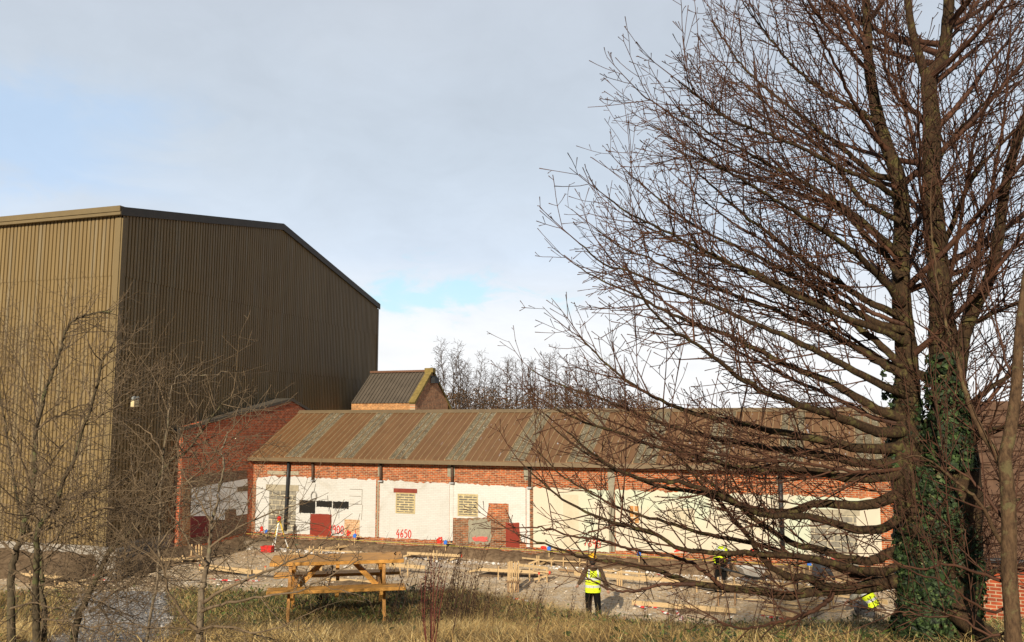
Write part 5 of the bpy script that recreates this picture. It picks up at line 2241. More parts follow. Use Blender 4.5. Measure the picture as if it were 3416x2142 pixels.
def stem(pts, w, d=TD, dz=0.0, sides=12):
    P = smooth_line(trace(pts, d, dz), 4)
    n = len(P)
    ws = np.interp(np.linspace(0, 1, n), np.linspace(0, 1, len(w)), w)
    trunkT.add([tuple(p) for p in P], [v * .82 * d / F / 2 * R.uniform(.94, 1.06) for v in ws], sides)
    STEMS.append(P)


# the two leaders, the ivy clad foot
stem([(3110, 2215), (3105, 2120), (3092, 2000), (3075, 1850), (3050, 1680), (3030, 1530), (3024, 1400), (3026, 1200), (3010, 1050), (3006, 900), (3009, 727), (2996, 595), (2963, 502), (2930, 397), (2910, 298), (2897, 198), (2893, 100), (2886, -60), (2870, -350), (2845, -700)],
     [330, 250, 215, 190, 160, 135, 110, 88, 78, 70, 66, 60, 56, 50, 46, 42, 38, 32, 22, 8], dz=.25)
stem([(3130, 2215), (3150, 2080), (3175, 1900), (3190, 1700), (3185, 1500), (3168, 1350), (3148, 1150), (3138, 992), (3122, 800), (3107, 600), (3108, 397), (3098, 264), (3135, 215), (3152, 150), (3162, 66), (3168, -50), (3180, -350), (3195, -750)],
     [300, 230, 200, 185, 165, 135, 110, 92, 80, 72, 68, 58, 54, 48, 46, 40, 28, 8], dz=-.25)
stem([(3098, 290), (3062, 172), (3042, 99), (3029, 0), (3020, -200), (3000, -500)], [40, 34, 32, 30, 20, 8], d=6.85)
stem([(3160, 1370), (3196, 1250), (3215, 1120), (3260, 1010), (3300, 930), (3330, 800), (3350, 640), (3390, 480), (3440, 330), (3490, 120)], [70, 60, 56, 50, 46, 42, 38, 34, 26, 18], d=6.9, dz=-.5)
# root flare at the bottom right
stem([(3190, 2040), (3250, 2090), (3330, 2150), (3400, 2240)], [90, 80, 76, 60], d=6.75, dz=-.5)

LIMBS = [
    # upper left
    (2930, 410, 30, [(2830, 350), (2764, 318), (2698, 268), (2632, 208), (2560, 120), (2500, 40), (2440, -60)], .5),
    (2905, 250, 24, [(2820, 150), (2740, 70), (2680, -20), (2600, -140)], -.4),
    (2896, 160, 22, [(2850, 60), (2790, -60), (2720, -200)], .7),
    (2960, 500, 26, [(2900, 430), (2840, 330), (2800, 240), (2740, 130), (2690, 30), (2650, -80)], -.8),
    (2990, 600, 34, [(2896, 575), (2850, 522), (2764, 463), (2685, 397), (2619, 345), (2540, 285), (2450, 190), (2390, 90), (2340, 10)], .4),
    (3000, 660, 30, [(2900, 600), (2800, 560), (2700, 503), (2560, 450), (2427, 400), (2340, 330), (2262, 270), (2209, 220)], -.6),
    (3008, 740, 30, [(2896, 690), (2824, 600), (2751, 516), (2698, 456), (2600, 380), (2500, 300), (2410, 215), (2350, 150)], .9),
    (3006, 850, 34, [(2963, 815), (2880, 740), (2780, 668), (2698, 615), (2599, 570), (2480, 500), (2380, 455), (2280, 380), (2200, 300)], -.3),
    (3006, 930, 34, [(2976, 873), (2896, 800), (2857, 741), (2764, 680), (2640, 640), (2540, 600), (2420, 560), (2300, 500), (2190, 430), (2110, 360)], 1.0),
    (3012, 1010, 40, [(2940, 930), (2860, 850), (2780, 790), (2700, 740), (2626, 690), (2540, 640), (2460, 590), (2361, 540), (2270, 470)], -1.0),
    (3016, 1060, 40, [(2900, 1010), (2780, 930), (2700, 880), (2626, 830), (2553, 770), (2480, 720), (2420, 660), (2340, 590), (2262, 500), (2229, 400)], .3),
    (3018, 1100, 40, [(2900, 1070), (2800, 1000), (2700, 950), (2590, 890), (2480, 830), (2380, 790), (2280, 730), (2180, 650), (2090, 570), (2010, 520)], .7),
    (3020, 1140, 40, [(2935, 1100), (2875, 1080), (2780, 1040), (2680, 1000), (2560, 940), (2440, 880), (2330, 830), (2220, 770), (2110, 720), (2000, 640), (1960, 590)], -.7),
    (3114, 1271, 46, [(3054, 1240), (2995, 1212), (2935, 1148), (2875, 1101), (2816, 1063), (2720, 1000), (2600, 950), (2500, 900), (2400, 870), (2280, 820), (2160, 760), (2050, 700), (1990, 650)], .2),
    (3030, 1260, 44, [(2935, 1208), (2895, 1186), (2836, 1146), (2740, 1100), (2620, 1050), (2500, 1000), (2380, 960), (2270, 920), (2160, 860), (2060, 820), (1960, 740), (1900, 690)], .9),
    (3026, 1320, 44, [(2950, 1290), (2860, 1240), (2760, 1190), (2640, 1130), (2520, 1080), (2420, 1040), (2310, 990), (2200, 950), (2090, 900), (1990, 870), (1920, 800), (1870, 720)], -.5),
    (3024, 1400, 50, [(2950, 1390), (2880, 1330), (2790, 1290), (2690, 1240), (2603, 1210), (2512, 1160), (2440, 1120), (2348, 1090), (2275, 1066), (2165, 1010), (2080, 960), (1990, 930), (1900, 870), (1850, 790)], .5),
    (3022, 1440, 54, [(2930, 1440), (2820, 1400), (2700, 1360), (2603, 1330), (2512, 1290), (2444, 1245), (2393, 1204), (2348, 1163), (2275, 1126), (2216, 1076), (2165, 1030), (2120, 950), (2070, 900)], -.9),
    (3026, 1490, 56, [(2900, 1500), (2780, 1480), (2680, 1450), (2560, 1440), (2440, 1400), (2330, 1390), (2238, 1350), (2147, 1310), (2056, 1245), (1974, 1170), (1919, 1100), (1869, 1028)], .2),
    (3030, 1530, 54, [(2900, 1550), (2760, 1520), (2640, 1500), (2520, 1490), (2400, 1460), (2280, 1440), (2180, 1400), (2056, 1351), (1942, 1306), (1828, 1274), (1780, 1240), (1737, 1196), (1700, 1140)], 1.0),
    (3040, 1570, 52, [(2900, 1600), (2780, 1590), (2660, 1560), (2560, 1570), (2440, 1560), (2330, 1520), (2200, 1500), (2100, 1450), (2000, 1430), (1900, 1390), (1820, 1340), (1760, 1290)], -.4),
    (3040, 1620, 58, [(2930, 1680), (2820, 1690), (2760, 1670), (2660, 1700), (2580, 1720), (2480, 1680), (2380, 1660), (2280, 1630), (2180, 1620), (2080, 1580), (1980, 1520), (1900, 1480), (1840, 1420)], .6),
    (3050, 1680, 50, [(2960, 1760), (2860, 1770), (2760, 1740), (2680, 1720), (2560, 1720), (2460, 1680), (2366, 1640), (2270, 1610), (2150, 1600), (2040, 1560), (1960, 1500), (1890, 1440)], -.8),
    (3060, 1780, 60, [(2960, 1860), (2879, 1880), (2763, 1840), (2647, 1814), (2565, 1764), (2498, 1718), (2432, 1655), (2366, 1610), (2300, 1560), (2240, 1500), (2180, 1430)], .4),
    (3060, 1820, 48, [(2980, 1900), (2850, 1900), (2700, 1860), (2560, 1850), (2400, 1843), (2266, 1833), (2199, 1793), (2152, 1761), (2048, 1747), (1961, 1712), (1886, 1671), (1816, 1619), (1767, 1573)], -.5),
    (3075, 1850, 44, [(2980, 1940), (2880, 1930), (2760, 1880), (2620, 1850), (2480, 1800), (2350, 1790), (2230, 1740), (2120, 1720), (2000, 1660), (1900, 1610), (1830, 1540), (1790, 1500)], .8),
    (3085, 1890, 74, [(2960, 1950), (2850, 1960), (2784, 1965), (2706, 1980), (2629, 1986), (2535, 1973), (2411, 1960), (2318, 1948), (2224, 1917), (2147, 1885), (2084, 1880), (2006, 1873), (1950, 1860), (1860, 1830), (1780, 1800), (1736, 1786)], .1),
    (2790, 1965, 44, [(2753, 1960), (2706, 1935), (2675, 1917), (2629, 1926), (2597, 1911), (2551, 1873), (2520, 1827), (2489, 1780), (2420, 1700), (2350, 1620), (2290, 1560)], -.4),
    (2784, 1973, 24, [(2753, 2013), (2691, 2050), (2629, 2066), (2535, 2091), (2473, 2097), (2411, 2082), (2380, 2060)], -.5),
    (2320, 1948, 20, [(2200, 1950), (2120, 1975), (2040, 1970), (1980, 1940), (1920, 1900)], .3),
    (2411, 1960, 20, [(2330, 1890), (2230, 1850), (2130, 1840), (2010, 1800), (1900, 1790), (1830, 1760), (1760, 1760)], -.3),
]
RIGHT = [
    (3130, 860, 34, [(3180, 740), (3230, 620), (3300, 520), (3380, 440), (3480, 360)], -.4),
    (3112, 560, 30, [(3170, 470), (3250, 380), (3330, 300), (3440, 230)], .5),
    (3140, 1000, 32, [(3230, 900), (3320, 800), (3420, 720), (3520, 650)], .6),
    (3150, 1150, 30, [(3240, 1080), (3330, 1040), (3430, 990), (3550, 930)], -.6),
    (3175, 1420, 44, [(3260, 1330), (3340, 1270), (3420, 1230), (3540, 1180)], .4),
    (3185, 1560, 40, [(3240, 1480), (3290, 1440), (3380, 1420), (3480, 1400)], -.5),
    (3152, 150, 22, [(3220, 60), (3290, -40), (3360, -140)], .3),
    (3105, 450, 26, [(3060, 380), (3000, 330), (2960, 250), (2950, 140), (2960, 20), (2950, -100)], -.5),
    (3110, 640, 26, [(3060, 540), (3040, 440), (3010, 330), (2995, 200), (2990, 60), (2980, -80)], .6),
    (3130, 900, 24, [(3090, 780), (3075, 640), (3065, 480), (3064, 290)], -.9),
    (3150, 1000, 22, [(3190, 820), (3215, 660), (3240, 500), (3290, 350), (3340, 230)], -1.0),
    (3215, 1120, 26, [(3235, 980), (3270, 800), (3310, 620), (3345, 430), (3360, 260), (3370, 100)], -.7),
    (3185, 1650, 40, [(3260, 1700), (3330, 1690), (3420, 1660), (3520, 1640)], .5),
    (3185, 1900, 60, [(3260, 1930), (3330, 1900), (3420, 1880), (3520, 1850)], .7),
]
def resample(P, n):
    P = np.array(P, float)
    d_ = np.concatenate([[0], np.cumsum(np.hypot(*np.diff(P, axis=0).T))])
    t_ = np.linspace(0, d_[-1], n)
    return np.stack([np.interp(t_, d_, P[:, 0]), np.interp(t_, d_, P[:, 1])], 1)


def trim(pts, f):
    Q_ = resample(pts, 13)
    n_ = int(round(13 * f))
    return [tuple(q_) for q_ in Q_[:n_]]


extra = []
for i in range(1, 22, 3):
    A_, B_ = LIMBS[i], LIMBS[i + 1]
    for f_ in (R.uniform(.35, .65),):
        pa = resample([(A_[0], A_[1])] + A_[3], 12)
        pb = resample([(B_[0], B_[1])] + B_[3], 12)
        pm = pa * (1 - f_) + pb * f_
        pm += np.cumsum(nrg.normal(0, 9, pm.shape), axis=0) * np.linspace(0, 1, 12)[:, None]
        k_ = R.randint(9, 12)
        extra.append((pm[0][0], pm[0][1], R.uniform(17, 27), [tuple(q_) for q_ in pm[1:k_]], R.uniform(-1.3, 1.3)))
for j, (x0, y0, w0, pts, dz) in enumerate(LIMBS + extra):
    low = y0 > 1610
    prm = SYC if not low else dict(SYC, prob=[.34, .48, .26], len=[(.30, 1.05), (.12, .45), (.04, .15)])
    pts2 = trim([(x0, y0)] + pts, .94 if 300 < y0 < 1600 and j < len(LIMBS) else .97)
    limb(trunkT if w0 > 28 else crownT, crownT, pts2, w0, 4.5, TD, dz * 1.5, R, prm)
RP = dict(SYC, bias=Vector((.35, 0, .55)), bw=[.15, .12, .1])
for (x0, y0, w0, pts, dz) in RIGHT:
    limb(trunkT if w0 > 28 else crownT, crownT, [(x0, y0)] + pts, w0, 5, TD, dz * 1.4, R, RP)
# limbs that leave towards and away from the viewer, and above the frame
for k in range(22):
    z = R.uniform(4.9, 9.5)
    which = R.random() < .5
    Ps = STEMS[0 if which else 1]
    base = Ps[int(np.argmin(np.abs(Ps[:, 2] - z)))]
    if k < 8:
        az = math.radians(R.uniform(55, 125))          # away
    elif k < 13:
        az = math.radians(R.uniform(-80, -30))         # towards, to the right
    else:
        az = math.radians(R.uniform(-30, 60))
    d = Vector((math.cos(az), math.sin(az), R.uniform(.35, .8))).normalized()
    L = R.uniform(1.6, 2.8) if z < 7.5 else R.uniform(1.2, 2.0)
    prm = dict(SYC, bias=Vector((d.x * .4, d.y * .4, .45)), seg=[.25, .12, .07, .05])
    grow(crownT, Vector(base), d, L, .032, .006, 0, R, prm)

# thin shoots crowding the foot of the trunk
for k in range(70):
    Ps = STEMS[R.randrange(2)]
    i = R.randrange(4, 30)
    az = math.radians(R.uniform(120, 420))
    d = Vector((math.cos(az), math.sin(az), R.uniform(-.1, .9))).normalized()
    q = Vector(Ps[i]) + Vector((d.x, d.y, 0)) * .12
    grow(crownT, q, d, R.uniform(.25, .9), R.uniform(.004, .010), .002, 1, R, dict(SYC, bias=Vector((0, 0, .3)), prob=[.6, .6, .4], up=[.2, .5, .6, .4]))
tree_root_p = aty(3110, 2130, TD)
tree_root = empty('sycamore_tree', tuple(tree_root_p), 0, 'big bare twin stemmed tree filling the right half of the picture', 'tree')


def local(me, org):
    v_ = np.empty(len(me.vertices) * 3, np.float32)
    me.vertices.foreach_get('co', v_)
    v_ = v_.reshape(-1, 3) - np.asarray(org, np.float32)
    me.vertices.foreach_set('co', v_.ravel())
    return me


link('trunk', local(trunkT.mesh('trunk'), tree_root_p), BARK, tree_root)
cm = crownT.mesh('crown')
print('crown faces', len(cm.polygons))
link('crown', local(cm, tree_root_p), TWIG, tree_root)

# thin grey-brown stem standing in front at the right edge
R = random.Random(5)
sT, cT = Tubes(), Tubes()
SAP = dict(SYC, space=[.16, .12, .1], prob=[.5, .45, .2], len=[(.25, .8), (.1, .3), (.04, .12)], bias=Vector((.05, .1, .5)), bw=[.15, .15, .1])
P = smooth_line(trace([(3382, 2230), (3378, 2080), (3366, 1900), (3366, 1740), (3358, 1600), (3352, 1530), (3372, 1430), (3392, 1280), (3400, 1120), (3415, 980), (3440, 800), (3470, 600), (3480, 420)], 5.6, .2), 4)
sT.add([tuple(p) for p in P], list(np.interp(np.linspace(0, 1, len(P)), [0, .3, .6, 1], [.052, .046, .036, .010])), 10)
for (x0, y0, w0, pts, dz) in ((3358, 1600, 40, [(3310, 1500), (3250, 1390), (3215, 1290), (3190, 1190), (3160, 1100), (3130, 960), (3110, 800), (3105, 640)], .3),
                              (3368, 1860, 22, [(3280, 1700), (3230, 1640), (3170, 1590), (3120, 1550), (3060, 1520), (2990, 1540)], -.3),
                              (3366, 1760, 18, [(3280, 1640), (3240, 1600), (3180, 1560), (3140, 1530)], .2),
                              (3372, 1950, 16, [(3260, 1910), (3160, 1880), (3080, 1900), (3000, 1880), (2920, 1830), (2840, 1790)], -.2),
                              (3378, 2020, 16, [(3300, 2040), (3220, 1990), (3160, 1950), (3060, 1910), (2990, 1880)], -.4),
                              (3380, 2100, 14, [(3300, 2120), (3200, 2060), (3100, 2060), (3020, 2040), (2950, 2060)], .3),
                              (3366, 1740, 16, [(3420, 1650), (3480, 1580)], .2), (3392, 1300, 14, [(3350, 1180), (3320, 1050), (3290, 930)], .3)):
    limb(sT if w0 > 20 else cT, cT, [(x0, y0)] + pts, w0, 4, 5.7, dz, R, SAP)
so = aty(3382, 2160, 5.6)
sr = empty('young_tree', tuple(so), 0, 'thin bare young tree with straight brown stem at the right edge', 'tree')
link('trunk', local(sT.mesh('trunk'), so), bark('young_bark', (.12, .072, .038), (.15, .135, .06), .5, (.035, .02, .012), 18), sr)
link('crown', local(cT.mesh('crown'), so), TWIG, sr)

# ivy on the big trunk
IVY = tinted('ivy_leaf', [(0, (.008, .013, .006)), (.5, (.018, .034, .010)), (.85, (.035, .062, .018)), (.97, (.07, .11, .03)), (1, (.16, .15, .07))], .6)


def leaves(name, pos, nrm, size, mat, parent=None, lobed=True):
    n = len(pos)
    nrm = nrm / (np.linalg.norm(nrm, axis=1, keepdims=True) + 1e-9)
    a = np.cross(nrm, nrg.normal(0, 1, (n, 3)))
    a /= np.linalg.norm(a, axis=1, keepdims=True) + 1e-9
    b_ = np.cross(nrm, a)
    shp = np.array([(0, -.5), (.45, -.25), (.30, .1), (0, .65), (-.30, .1), (-.45, -.25)]) if lobed else np.array([(0, -.5), (.22, -.1), (.16, .3), (0, .6), (-.16, .3), (-.22, -.1)])
    v_ = pos[:, None] + size[:, None, None] * (a[:, None] * shp[None, :, :1] + b_[:, None] * shp[None, :, 1:] + nrm[:, None] * (-.25 * np.abs(shp[None, :, :1])))
    i = (np.arange(n) * 6)[:, None]
    f_ = np.concatenate([i + np.array([0, 1, 2, 3]), i + np.array([0, 3, 4, 5])])
    me = np_mesh(name, v_.reshape(-1, 3), f_)
    at = me.attributes.new('tint', 'FLOAT', 'POINT')
    at.data.foreach_set('value', np.repeat(nrg.random(n), 6).astype(np.float32))
    return link(name, me, mat, parent)


pos, nr = [], []
axis = smooth_line(trace([(3110, 2215), (3118, 2080), (3130, 1900), (3125, 1720), (3120, 1560)], TD, 0), 8)
wid = np.interp(np.linspace(0, 1, len(axis)), [0, .25, .6, 1], [.335, .30, .29, .22])
for k in range(30000):
    i = R.randrange(len(axis) - 1)
    t = R.random()
    c_ = axis[i] * (1 - t) + axis[i + 1] * t
    an = R.uniform(0, 6.283)
    if nrg.random() >   .55 + .45 * (.5 + .5 * math.sin(an * 2 + c_[2] * 3.1 + math.sin(c_[2] * 7))):
        continue
    rr_ = wid[i] * R.uniform(.80, 1.12) * (1 + .12 * math.sin(an * 3 + c_[2] * 5))
    pos.append(c_ + np.array([math.cos(an) * rr_, math.sin(an) * rr_ * .8, 0]))
    nr.append((math.cos(an) + R.gauss(0, .4), math.sin(an) + R.gauss(0, .4), R.gauss(.35, .4)))
for (x0, y0, x1, y1, n_, w_, dd) in ((3170, 1560, 3150, 1180, 3600, .15, -.1), (3030, 1560, 3024, 1330, 1500, .14, .1), (2975, 1330, 2960, 1200, 120, .06, .1)):
    a_, b_ = aty(x0, y0, TD + dd), aty(x1, y1, TD + dd)
    for k in range(n_):
        t = R.random() ** 1.5
        an = R.uniform(0, 6.283)
        if y1 < 1300 and R.random() < t * .5:
            continue
        rr_ = w_ * (1.15 - .35 * t) * R.uniform(.85, 1.2)
        pos.append(a_ * (1 - t) + b_ * t + np.array([math.cos(an) * rr_, math.sin(an) * rr_, 0]))
        nr.append((math.cos(an) + R.gauss(0, .4), math.sin(an) + R.gauss(0, .4), R.gauss(.35, .4)))
pos, nr = np.array(pos), np.array(nr)
iv = leaves('ivy', pos - tree_root_p, nr, nrg.uniform(.022, .052, len(pos)), IVY)
iv.location = tree_root_p
tag(iv, 'dark green ivy climbing the twin stemmed tree trunk', 'ivy')

# ------------------------------------------------------------------ hawthorn on the left
HAW = dict(seg=[.12, .075, .05, .03], wob=[.06, .09, .10, .05], up=[.1, .25, .1, 0], max=3, pair=False, zig=.10,
           space=[.060, .060, .048], prob=[.92, .88, .8], ang=[(30, 65), (35, 75), (50, 85)], len=[(.35, 1.10), (.10, .45), (.012, .065)],
           rad=[.03, .006, .0034, .0021], tip=.0017, bias=Vector((.10, 0, .15)), bw=[.2, .15, 0])
HBARK = bark('hawthorn_bark', (.115, .088, .052), (.11, .125, .045), .65, (.035, .026, .017), 12)
HTWIG = M('hawthorn_twig', (.085, .052, .028), .75, .5, 4, second=(.17, .12, .07))
R = random.Random(33)
HD = 7.2
hT, hC = Tubes(), Tubes()
HL_ = [
    (36, 2200, 52, 14, [(36, 2030), (36, 1922), (50, 1850), (72, 1793), (90, 1707), (107, 1636), (119, 1540), (119, 1437), (131, 1397), (151, 1302), (175, 1246), (194, 1194), (206, 1151), (218, 1107), (238, 1075), (270, 1059), (317, 1043), (373, 1039)], .3),
    (126, 2200, 50, 14, [(122, 2066), (118, 1958), (122, 1850), (125, 1779), (150, 1730), (190, 1690), (210, 1600), (245, 1540), (270, 1440), (300, 1380), (330, 1250), (345, 1190), (375, 1170)], -.4),
    (150, 2200, 40, 10, [(146, 2060), (140, 1950), (135, 1850), (90, 1760), (60, 1680), (40, 1560), (20, 1440), (0, 1320), (-40, 1200)], .6),
    (225, 2230, 48, 9, [(260, 2060), (286, 2002), (322, 1930), (358, 1855), (387, 1820), (430, 1779), (466, 1744), (490, 1690), (536, 1578), (587, 1528), (635, 1496), (700, 1400), (760, 1330), (805, 1310)], -.3),
    (300, 2040, 24, 7, [(380, 1980), (440, 1950), (520, 1900), (640, 1860), (760, 1850), (870, 1800), (960, 1790)], -.6),
    (358, 1855, 18, 5, [(420, 1850), (500, 1800), (560, 1700), (640, 1650), (700, 1560), (790, 1480), (880, 1440)], .4),
    (90, 1707, 22, 5, [(150, 1680), (240, 1660), (330, 1640), (420, 1600), (500, 1540), (590, 1500), (680, 1440)], .2),
    (72, 1793, 22, 5, [(140, 1770), (240, 1740), (330, 1700), (420, 1690), (520, 1640), (600, 1620), (690, 1600)], -.7),
    (119, 1437, 16, 5, [(170, 1400), (230, 1370), (300, 1340), (380, 1290), (440, 1250), (480, 1230)], .5),
    (107, 1600, 18, 5, [(160, 1560), (200, 1500), (260, 1440), (330, 1390), (400, 1330), (450, 1300)], -.5),
    (50, 1850, 20, 5, [(0, 1800), (-60, 1760)], .2),
    (107, 1636, 18, 5, [(60, 1500), (30, 1400), (10, 1280), (-20, 1160)], -.4),
    (131, 1397, 12, 4, [(110, 1330), (90, 1270), (60, 1210), (30, 1160), (0, 1150)], .3),
    (122, 1958, 20, 5, [(200, 1930), (280, 1940), (370, 1900), (450, 1880), (540, 1830)], .6),
    (122, 2066, 20, 5, [(200, 2070), (300, 2090), (400, 2080), (520, 2090), (640, 2100)], -.8),
    (36, 2030, 18, 5, [(110, 2010), (190, 2030), (270, 1990), (350, 2010)], -.5),
    (175, 1246, 10, 4, [(150, 1200), (130, 1170), (110, 1140)], .1),
    (36, 1922, 20, 5, [(80, 1890), (160, 1860), (230, 1800), (300, 1780), (380, 1740), (470, 1690), (560, 1560)], .8),
]
R2 = random.Random(101)
for k in range(8):
    x0, y0 = R2.choice(((36, 2030), (40, 1900), (118, 1980), (122, 1860), (146, 2040), (286, 2002), (330, 1920), (90, 1720)))
    an = R2.uniform(-.5, .75)
    L_ = R2.uniform(120, 330)
    sx = 1 if R2.random() < .75 else -1
    pts = [(x0 + sx * L_ * t * math.cos(an * (1 + .3 * t)), y0 - L_ * t * math.sin(an) - 40 * t * t + R2.uniform(-14, 14)) for t in (.25, .5, .75, 1.0)]
    HL_.append((x0, y0, R2.uniform(11, 20), 4, pts, R2.uniform(-1, 1)))
for (x0, y0, w0, w1, pts, dz) in HL_:
    limb(hT if w0 > 24 else hC, hC, [(x0, y0)] + pts, w0 * (.75 if w0 > 24 else .55), max(2.2, w1 * .4), HD, dz * 1.6, R, HAW, t0=.16)
ho = aty(110, 2150, HD)
hr_ = empty('hawthorn', tuple(ho), 0, 'tangled bare hawthorn with grey green stems on the left', 'tree')
link('trunk', local(hT.mesh('trunk'), ho), HBARK, hr_)
cm = hC.mesh('crown')
print('hawthorn faces', len(cm.polygons))
link('crown', local(cm, ho), HTWIG, hr_)

# slender pale thorn sapling in front
R = random.Random(12)
hT, hC = Tubes(), Tubes()
H2 = dict(HAW, space=[.10, .085, .06], prob=[.75, .7, .6], bias=Vector((.25, 0, .25)), len=[(.3, .95), (.10, .40), (.012, .05)])
HS = [(664, 2230, 34, 8, [(672, 1999), (678, 1952), (691, 1887), (699, 1828), (703, 1771), (703, 1740), (722, 1683), (734, 1617), (745, 1560), (740, 1500), (760, 1440)], .2),
      (678, 2010, 18, 4, [(760, 1960), (860, 1920), (950, 1880), (1040, 1840), (1100, 1790), (1160, 1760)], -.5),
      (672, 2040, 16, 4, [(760, 2010), (880, 1990), (1000, 1970), (1080, 1930), (1180, 1880), (1210, 1860)], -.2),
      (691, 1887, 14, 4, [(640, 1830), (600, 1760), (560, 1700), (500, 1640)], .3),
      (699, 1828, 12, 4, [(780, 1770), (860, 1730), (940, 1700), (1010, 1680), (1060, 1660)], .4),
      (664, 2110, 18, 4, [(600, 2040), (560, 1960), (540, 1880), (480, 1800), (440, 1740)], -.3),
      (703, 1740, 10, 3, [(660, 1660), (620, 1590), (600, 1540)], .2),
      (664, 2100, 14, 4, [(760, 2090), (860, 2110), (960, 2080), (1060, 2030)], -.6)]
for (x0, y0, w0, w1, pts, dz) in HS:
    limb(hT if w0 > 30 else hC, hC, [(x0, y0)] + pts, w0, w1 * .6, 6.2, dz, R, H2, t0=.2)
ho = aty(664, 2200, 6.2)
hr_ = empty('thorn_sapling', tuple(ho), 0, 'slender pale stemmed thorn sapling left of the picnic table', 'tree')
link('trunk', local(hT.mesh('trunk'), ho), bark('pale_thorn_bark', (.22, .17, .115), (.20, .20, .11), .4, (.09, .065, .042), 14), hr_)
link('crown', local(hC.mesh('crown'), ho), HTWIG, hr_)
# whitish arching sapling between the hawthorn and the shed
R = random.Random(14)
hT, hC = Tubes(), Tubes()
HS = [(470, 2230, 15, 5, [(500, 2080), (520, 1960), (530, 1820), (534, 1700), (540, 1560), (556, 1436), (564, 1357), (571, 1302), (590, 1262), (619, 1250), (690, 1252), (760, 1240)], .2),
      (545, 1520, 9, 3, [(500, 1450), (460, 1420), (430, 1400)], .3),
      (556, 1436, 9, 3, [(530, 1330), (536, 1270), (560, 1240)], -.2),
      (534, 1700, 10, 3, [(600, 1630), (680, 1560), (740, 1470), (800, 1400), (830, 1370)], -.4),
      (530, 1820, 10, 3, [(600, 1740), (700, 1690), (790, 1640), (850, 1590)], .4)]
for (x0, y0, w0, w1, pts, dz) in HS:
    limb(hT if w0 > 12 else hC, hC, [(x0, y0)] + pts, w0, w1 * .6, 6.6, dz, R, dict(H2, prob=[.55, .6, .5]), t0=.2)
ho = aty(470, 2200, 6.6)
hr_ = empty('thorn_sapling', tuple(ho), 0, 'whitish arching thorn sapling in front of the dark shed wall', 'tree')
link('trunk', local(hT.mesh('trunk'), ho), MATS['pale_thorn_bark'], hr_)
link('crown', local(hC.mesh('crown'), ho), HTWIG, hr_)

# ------------------------------------------------------------------ distant wood behind the roof
FT = M('far_bark', (.075, .055, .042), .9, .35, 1.5)
FC = M('far_twigs', (.055, .034, .022), .9, .4, .6)
FARP = dict(seg=[1, .9, .6, .4], wob=[.05, .10, .14, .15], up=[0, .12, .06, 0], max=2, pair=False,
            space=[.22, .26, .3], prob=[1, .95, .8], ang=[(40, 72), (35, 70), (40, 70)], len=[(1.0, 2.6), (.5, 1.2), (.3, .6)],
            rad=[.12, .034, .026, .02], tip=.016)
protos = []
for k, (H, lab) in enumerate(((15.5, 'tall thin bare tree in the distant wood behind the roof ridge'), (13.5, 'medium bare tree in the distant wood behind the roof ridge'),
                              (14.5, 'leaning bare tree in the distant wood behind the roof ridge'), (12, 'short bushy bare tree in the distant wood behind the roof ridge'))):
    R = random.Random(50 + k)
    a, b_ = Tubes(), Tubes()
    lean = .09 if k == 2 else .02
    pts = [Vector((lean * z + R.gauss(0, .12), R.gauss(0, .12), z)) for z in np.linspace(0, H, 12)]
    rad = list(np.linspace(.14, .02, 12))
    a.add([tuple(p) for p in pts], rad, 6)
    dirs = [Vector((lean, 0, 1)).normalized()] * 12
    shoots(b_, [tuple(p) for p in pts], dirs, rad, H, 0, R, dict(FARP, k=1.0 if k < 3 else 1.4), .25)
    protos.append((a.mesh('trunk'), b_.mesh('crown'), lab))
    protos[-1][0].materials.append(FT)
    protos[-1][1].materials.append(FC)
R = random.Random(8)
far = []
for k in range(46):
    px = 1462 + k * 14 + R.uniform(-9, 9)
    far.append((px, R.uniform(92, 126)))
for k in range(26):
    far.append((R.uniform(2160, 3600), R.uniform(105, 150)))
far += [(1475, 96), (1518, 95), (1566, 93), (1638, 96), (1690, 98)]
for k, (px, D) in enumerate(far):
    me_t, me_c, lab = protos[R.choice((0, 1, 1, 2, 3))]
    q = aty(px, 1400, D)
    o = empty('bare_tree', (q[0], q[1], 0), R.uniform(0, 6.28), lab, 'tree', 'bare trees of the distant wood')
    s_ = R.uniform(.88, 1.04) * (D / 110) ** .5 * (.72 if px > 2160 else 1)
    o.scale = (s_ * .9, s_ * .9, s_)
    for nm, me in (('trunk', me_t), ('crown', me_c)):
        c_ = bpy.data.objects.new(nm, me)
        COL.objects.link(c_)
        c_.parent = o
# brown undergrowth
n = 130000
px_ = nrg.uniform(1400, 3700, n)
D_ = nrg.uniform(88, 130, n)
z_ = nrg.random(n) ** .6 * (8.8 + 2.2 * vnoise(px_ / 40, D_ / 9, 1.0, 31)) * np.where(px_ > 2200, .75, 1)
pos = np.stack([(px_ - 1708) / F * D_, D_, z_], 1)
lo = leaves('undergrowth', pos, nrg.normal(0, 1, (n, 3)), nrg.uniform(.08, .28, n), tinted('rusty_undergrowth', [(0, (.03, .022, .014)), (.5, (.085, .048, .022)), (1, (.16, .085, .035))], .9), lobed=False)
tag(lo, 'rusty brown undergrowth along the foot of the distant wood', 'undergrowth', None, 'stuff')

